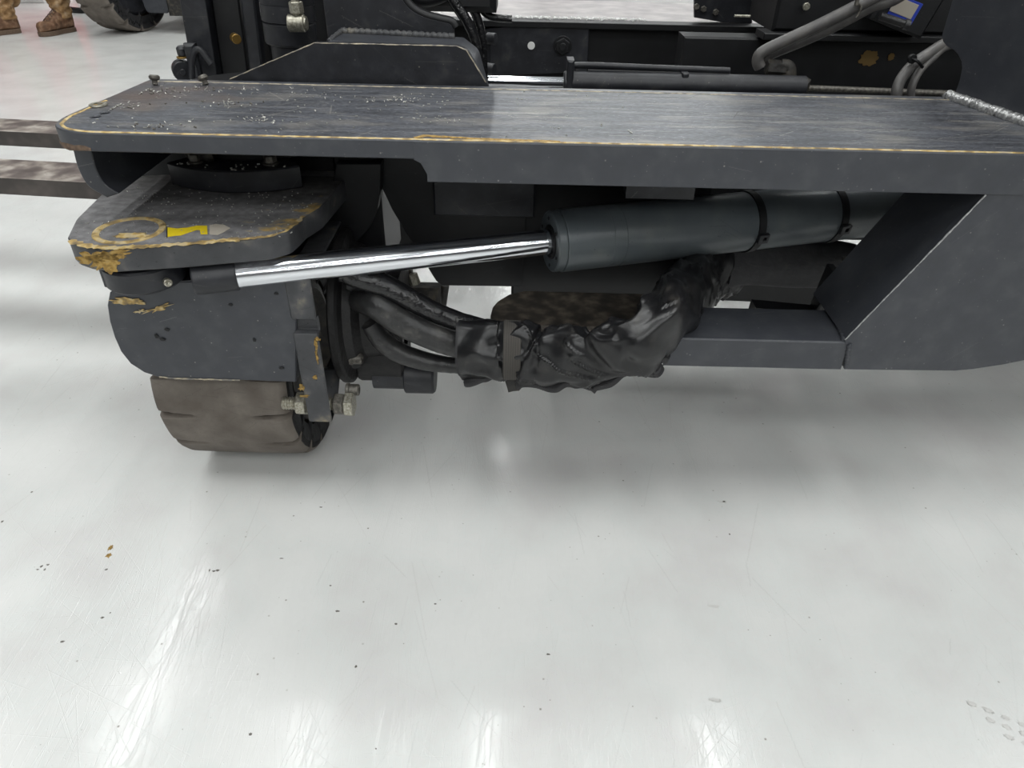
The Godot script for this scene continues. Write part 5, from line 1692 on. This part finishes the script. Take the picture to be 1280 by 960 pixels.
func person() -> void:
	# stands facing the camera, a little to its left; the photograph shows only the boots and trouser ends
	var t := thing("person", "person standing at the back left in worn brown work boots and muddy tan trousers", "person", Vector3(-3.27, 0, -4.42))
	var skin := std(c8(196, 150, 122), 0.6)
	skin.subsurf_scatter_enabled = true
	skin.subsurf_scatter_strength = 0.1
	var trousers := wrapped(tex(ramp(noise(FastNoiseLite.TYPE_SIMPLEX_SMOOTH, 0.02, 5, 301), 256, [0.0, 0.4, 0.6, 1.0], [c8(92, 66, 40), c8(128, 96, 60), c8(158, 126, 88), c8(206, 186, 160)])), 3.0, 0.85)
	var leather := wrapped(tex(ramp(noise(FastNoiseLite.TYPE_SIMPLEX_SMOOTH, 0.02, 5, 302), 256, [0.0, 0.45, 0.65, 1.0], [c8(74, 50, 34), c8(104, 74, 52), c8(132, 100, 76), c8(180, 156, 130)])), 4.0, 0.7)
	var jacket := std(c8(44, 50, 62), 0.85)
	var hair := std(c8(60, 44, 32), 0.7)
	var fx := Vector3(0.14, 0, 0)
	# body: hips, legs, trunk, neck, arms
	var m := Mb.new()
	var bones := []
	for s in [-1.0, 1.0]:
		bones.append([Vector3(0.09 * s, 0.94, 0), Vector3(0.13 * s, 0.52, 0.02), 0.095, 0.066])
		bones.append([Vector3(0.13 * s, 0.52, 0.02), Vector3(0.15 * s, 0.2, -0.01), 0.066, 0.058])
	bones.append([Vector3(-0.06, 0.98, 0), Vector3(0.06, 0.98, 0), 0.115, 0.115])
	blend_mesh(m, bones, 0.016, 0.03)
	obj("trousers", m, trousers, t)
	m = Mb.new()
	bones = [[Vector3(-0.06, 1.02, 0), Vector3(0.06, 1.02, 0), 0.115, 0.115], [Vector3(0, 1.05, 0), Vector3(0, 1.25, 0), 0.13, 0.14], [Vector3(-0.09, 1.34, 0), Vector3(0.09, 1.34, 0), 0.11, 0.11], [Vector3(0, 1.4, 0), Vector3(0, 1.49, 0.01), 0.07, 0.058]]
	for s in [-1.0, 1.0]:
		bones.append([Vector3(0.16 * s, 1.42, 0), Vector3(0.215 * s, 1.13, -0.02), 0.062, 0.05])
		bones.append([Vector3(0.215 * s, 1.13, -0.02), Vector3(0.22 * s, 0.88, 0.05), 0.05, 0.037])
	blend_mesh(m, bones, 0.014, 0.03)
	obj("jacket", m, jacket, t)
	# head
	m = Mb.new()
	bones = [[Vector3(0, 1.42, 0.0), Vector3(0, 1.54, 0.01), 0.055, 0.052], [Vector3(0, 1.66, 0.0), Vector3(0, 1.66, -0.015), 0.082, 0.085], [Vector3(0, 1.62, 0.03), Vector3(0, 1.585, 0.045), 0.06, 0.042], [Vector3(0, 1.645, 0.098), Vector3(0, 1.615, 0.112), 0.009, 0.014], [Vector3(-0.02, 1.583, 0.088), Vector3(0.02, 1.583, 0.088), 0.008, 0.008]]
	for s in [-1.0, 1.0]:
		bones.append([Vector3(0.083 * s, 1.645, -0.01), Vector3(0.084 * s, 1.61, -0.005), 0.012, 0.008])
		bones.append([Vector3(0.018 * s, 1.672, 0.078), Vector3(0.045 * s, 1.672, 0.066), 0.01, 0.008])
	blend_mesh(m, bones, 0.006, 0.012)
	# hands: palm, four fingers and a thumb, hanging relaxed
	for s in [-1.0, 1.0]:
		var w := Vector3(0.221 * s, 0.865, 0.052)
		var hb := [[w + Vector3(0, 0.03, 0), w + Vector3(0, -0.02, 0.004), 0.026, 0.026], [w + Vector3(0, -0.03, -0.016), w + Vector3(0, -0.085, -0.022), 0.016, 0.014], [w + Vector3(0, -0.03, 0.016), w + Vector3(0, -0.085, 0.026), 0.016, 0.014], [w + Vector3(0, -0.04, 0.0), w + Vector3(0, -0.08, 0.0), 0.016, 0.014]]
		for k in 4:
			var z := -0.028 + 0.0185 * k
			var len: float = [0.058, 0.07, 0.076, 0.068][k]
			var p0 := w + Vector3(0, -0.088, z)
			var p1 := p0 + Vector3(-0.006 * s, -len * 0.5, 0.002)
			var p2 := p1 + Vector3(-0.018 * s, -len * 0.45, 0.002)
			hb.append([p0, p1, 0.009, 0.0085])
			hb.append([p1, p2, 0.0085, 0.0072])
		hb.append([w + Vector3(-0.006 * s, -0.03, 0.02), w + Vector3(-0.016 * s, -0.06, 0.045), 0.013, 0.010])
		hb.append([w + Vector3(-0.016 * s, -0.06, 0.045), w + Vector3(-0.022 * s, -0.092, 0.05), 0.010, 0.008])
		blend_mesh(m, hb, 0.0045, 0.005)
	obj("body", m, skin, t)
	m = Mb.new()
	bones = [[Vector3(0, 1.695, -0.02), Vector3(0, 1.69, 0.01), 0.084, 0.08], [Vector3(0, 1.65, -0.045), Vector3(0, 1.60, -0.05), 0.07, 0.05]]
	blend_mesh(m, bones, 0.008, 0.02)
	obj("hair", m, hair, t)
	m = Mb.new()
	for s in [-1.0, 1.0]:
		blend_mesh(m, [[Vector3(0.031 * s, 1.655, 0.08), Vector3(0.032 * s, 1.655, 0.08), 0.0105, 0.0105]], 0.004, 0.002)
	obj("eyes", m, std(c8(60, 46, 36), 0.25), t)
	# boots with gathered trouser ends
	var k2 := 0
	for q in [[-0.16, 0.20, -0.62], [0.165, 0.1, -0.35]]:
		var xf := Transform3D(Basis(Vector3.UP, q[2]), Vector3(q[0], 0, q[1] - 0.12))
		var nz := noise(FastNoiseLite.TYPE_SIMPLEX_SMOOTH, 14.0, 3, 310 + k2)
		m = Mb.new()
		var outline := []      # sole seen from above, toe toward +z
		for p in [Vector2(0.0, -0.06), Vector2(0.034, -0.045), Vector2(0.038, 0.0), Vector2(0.036, 0.06), Vector2(0.05, 0.13), Vector2(0.048, 0.18), Vector2(0.028, 0.215), Vector2(0.0, 0.224), Vector2(-0.028, 0.213), Vector2(-0.046, 0.17), Vector2(-0.045, 0.12), Vector2(-0.034, 0.06), Vector2(-0.037, 0.0), Vector2(-0.033, -0.045)]:
			outline.append(Vector2(p.x, -p.y))
		m.prism(fillet(outline, 0.02, 3), xf * up_xf(0.028), 0.028, 0.003)
		m.flush(M.rust)
		var rows := []
		for i in 22:      # upper: along the foot from the heel to the toe
			var z := lerpf(-0.058, 0.218, i / 21.0)
			var wd := 0.0
			var ht := 0.0
			if z < 0.05:
				wd = 0.036; ht = lerpf(0.12, 0.115, (z + 0.058) / 0.108)
			else:
				wd = lerpf(0.036, 0.047, smoothstep(0.05, 0.13, z)); ht = lerpf(0.115, 0.062, smoothstep(0.04, 0.15, z))
			var end := 1.0
			if z > 0.16: end = sqrt(maxf(0.02, 1.0 - pow((z - 0.16) / 0.06, 2.0)))
			if z < -0.03: end = sqrt(maxf(0.05, 1.0 - pow((z + 0.03) / 0.03, 2.0)))
			var row := PackedVector3Array()
			for j in 24:
				var a := TAU * j / 24
				var c := cos(a)
				var s := sin(a)
				var pt := Vector3(signf(c) * pow(absf(c), 0.7) * wd * end, 0.024 + (0.5 + 0.5 * signf(s) * pow(absf(s), 0.8)) * ht * (0.45 + 0.55 * end), z)
				pt += Vector3(c, s, 0) * 0.004 * nz.get_noise_3dv(pt * 2.0)
				row.append(xf * pt)
			rows.append(row)
		m.grid(rows, true, true)
		m.flush(leather)
		rows = []
		for i in 26:      # shaft with slumped folds
			var y := lerpf(0.09, 0.30, i / 25.0)
			var r := lerpf(0.052, 0.066, smoothstep(0.09, 0.28, y))
			var row := PackedVector3Array()
			for j in 32:
				var a := TAU * j / 32
				var d := Vector3(cos(a), 0, sin(a) * 1.08)
				var rr: float = r + 0.006 * sin(y * 130.0 + a * 2.0 + 2.0 * sin(a)) * smoothstep(0.09, 0.13, y) + 0.012 * nz.get_noise_3d(cos(a) * 0.1, y, sin(a) * 0.1)
				row.append(xf * (d * rr + Vector3(0, y, 0.0)))
			rows.append(row)
		m.grid(rows, true, true)
		var bt := obj("boot", m, trousers, t)
		m = Mb.new()
		for i in 6:
			var lz := 0.06 + 0.02 * i
			var ly := 0.145 - 0.012 * i
			m.tube(smooth_path([xf * Vector3(-0.025, ly - 0.012, lz), xf * Vector3(0, ly + 0.002, lz + 0.004), xf * Vector3(0.025, ly - 0.012, lz + 0.008)], 3), 0.003, 6)
		obj("laces", m, M.rust, bt)
		k2 += 1
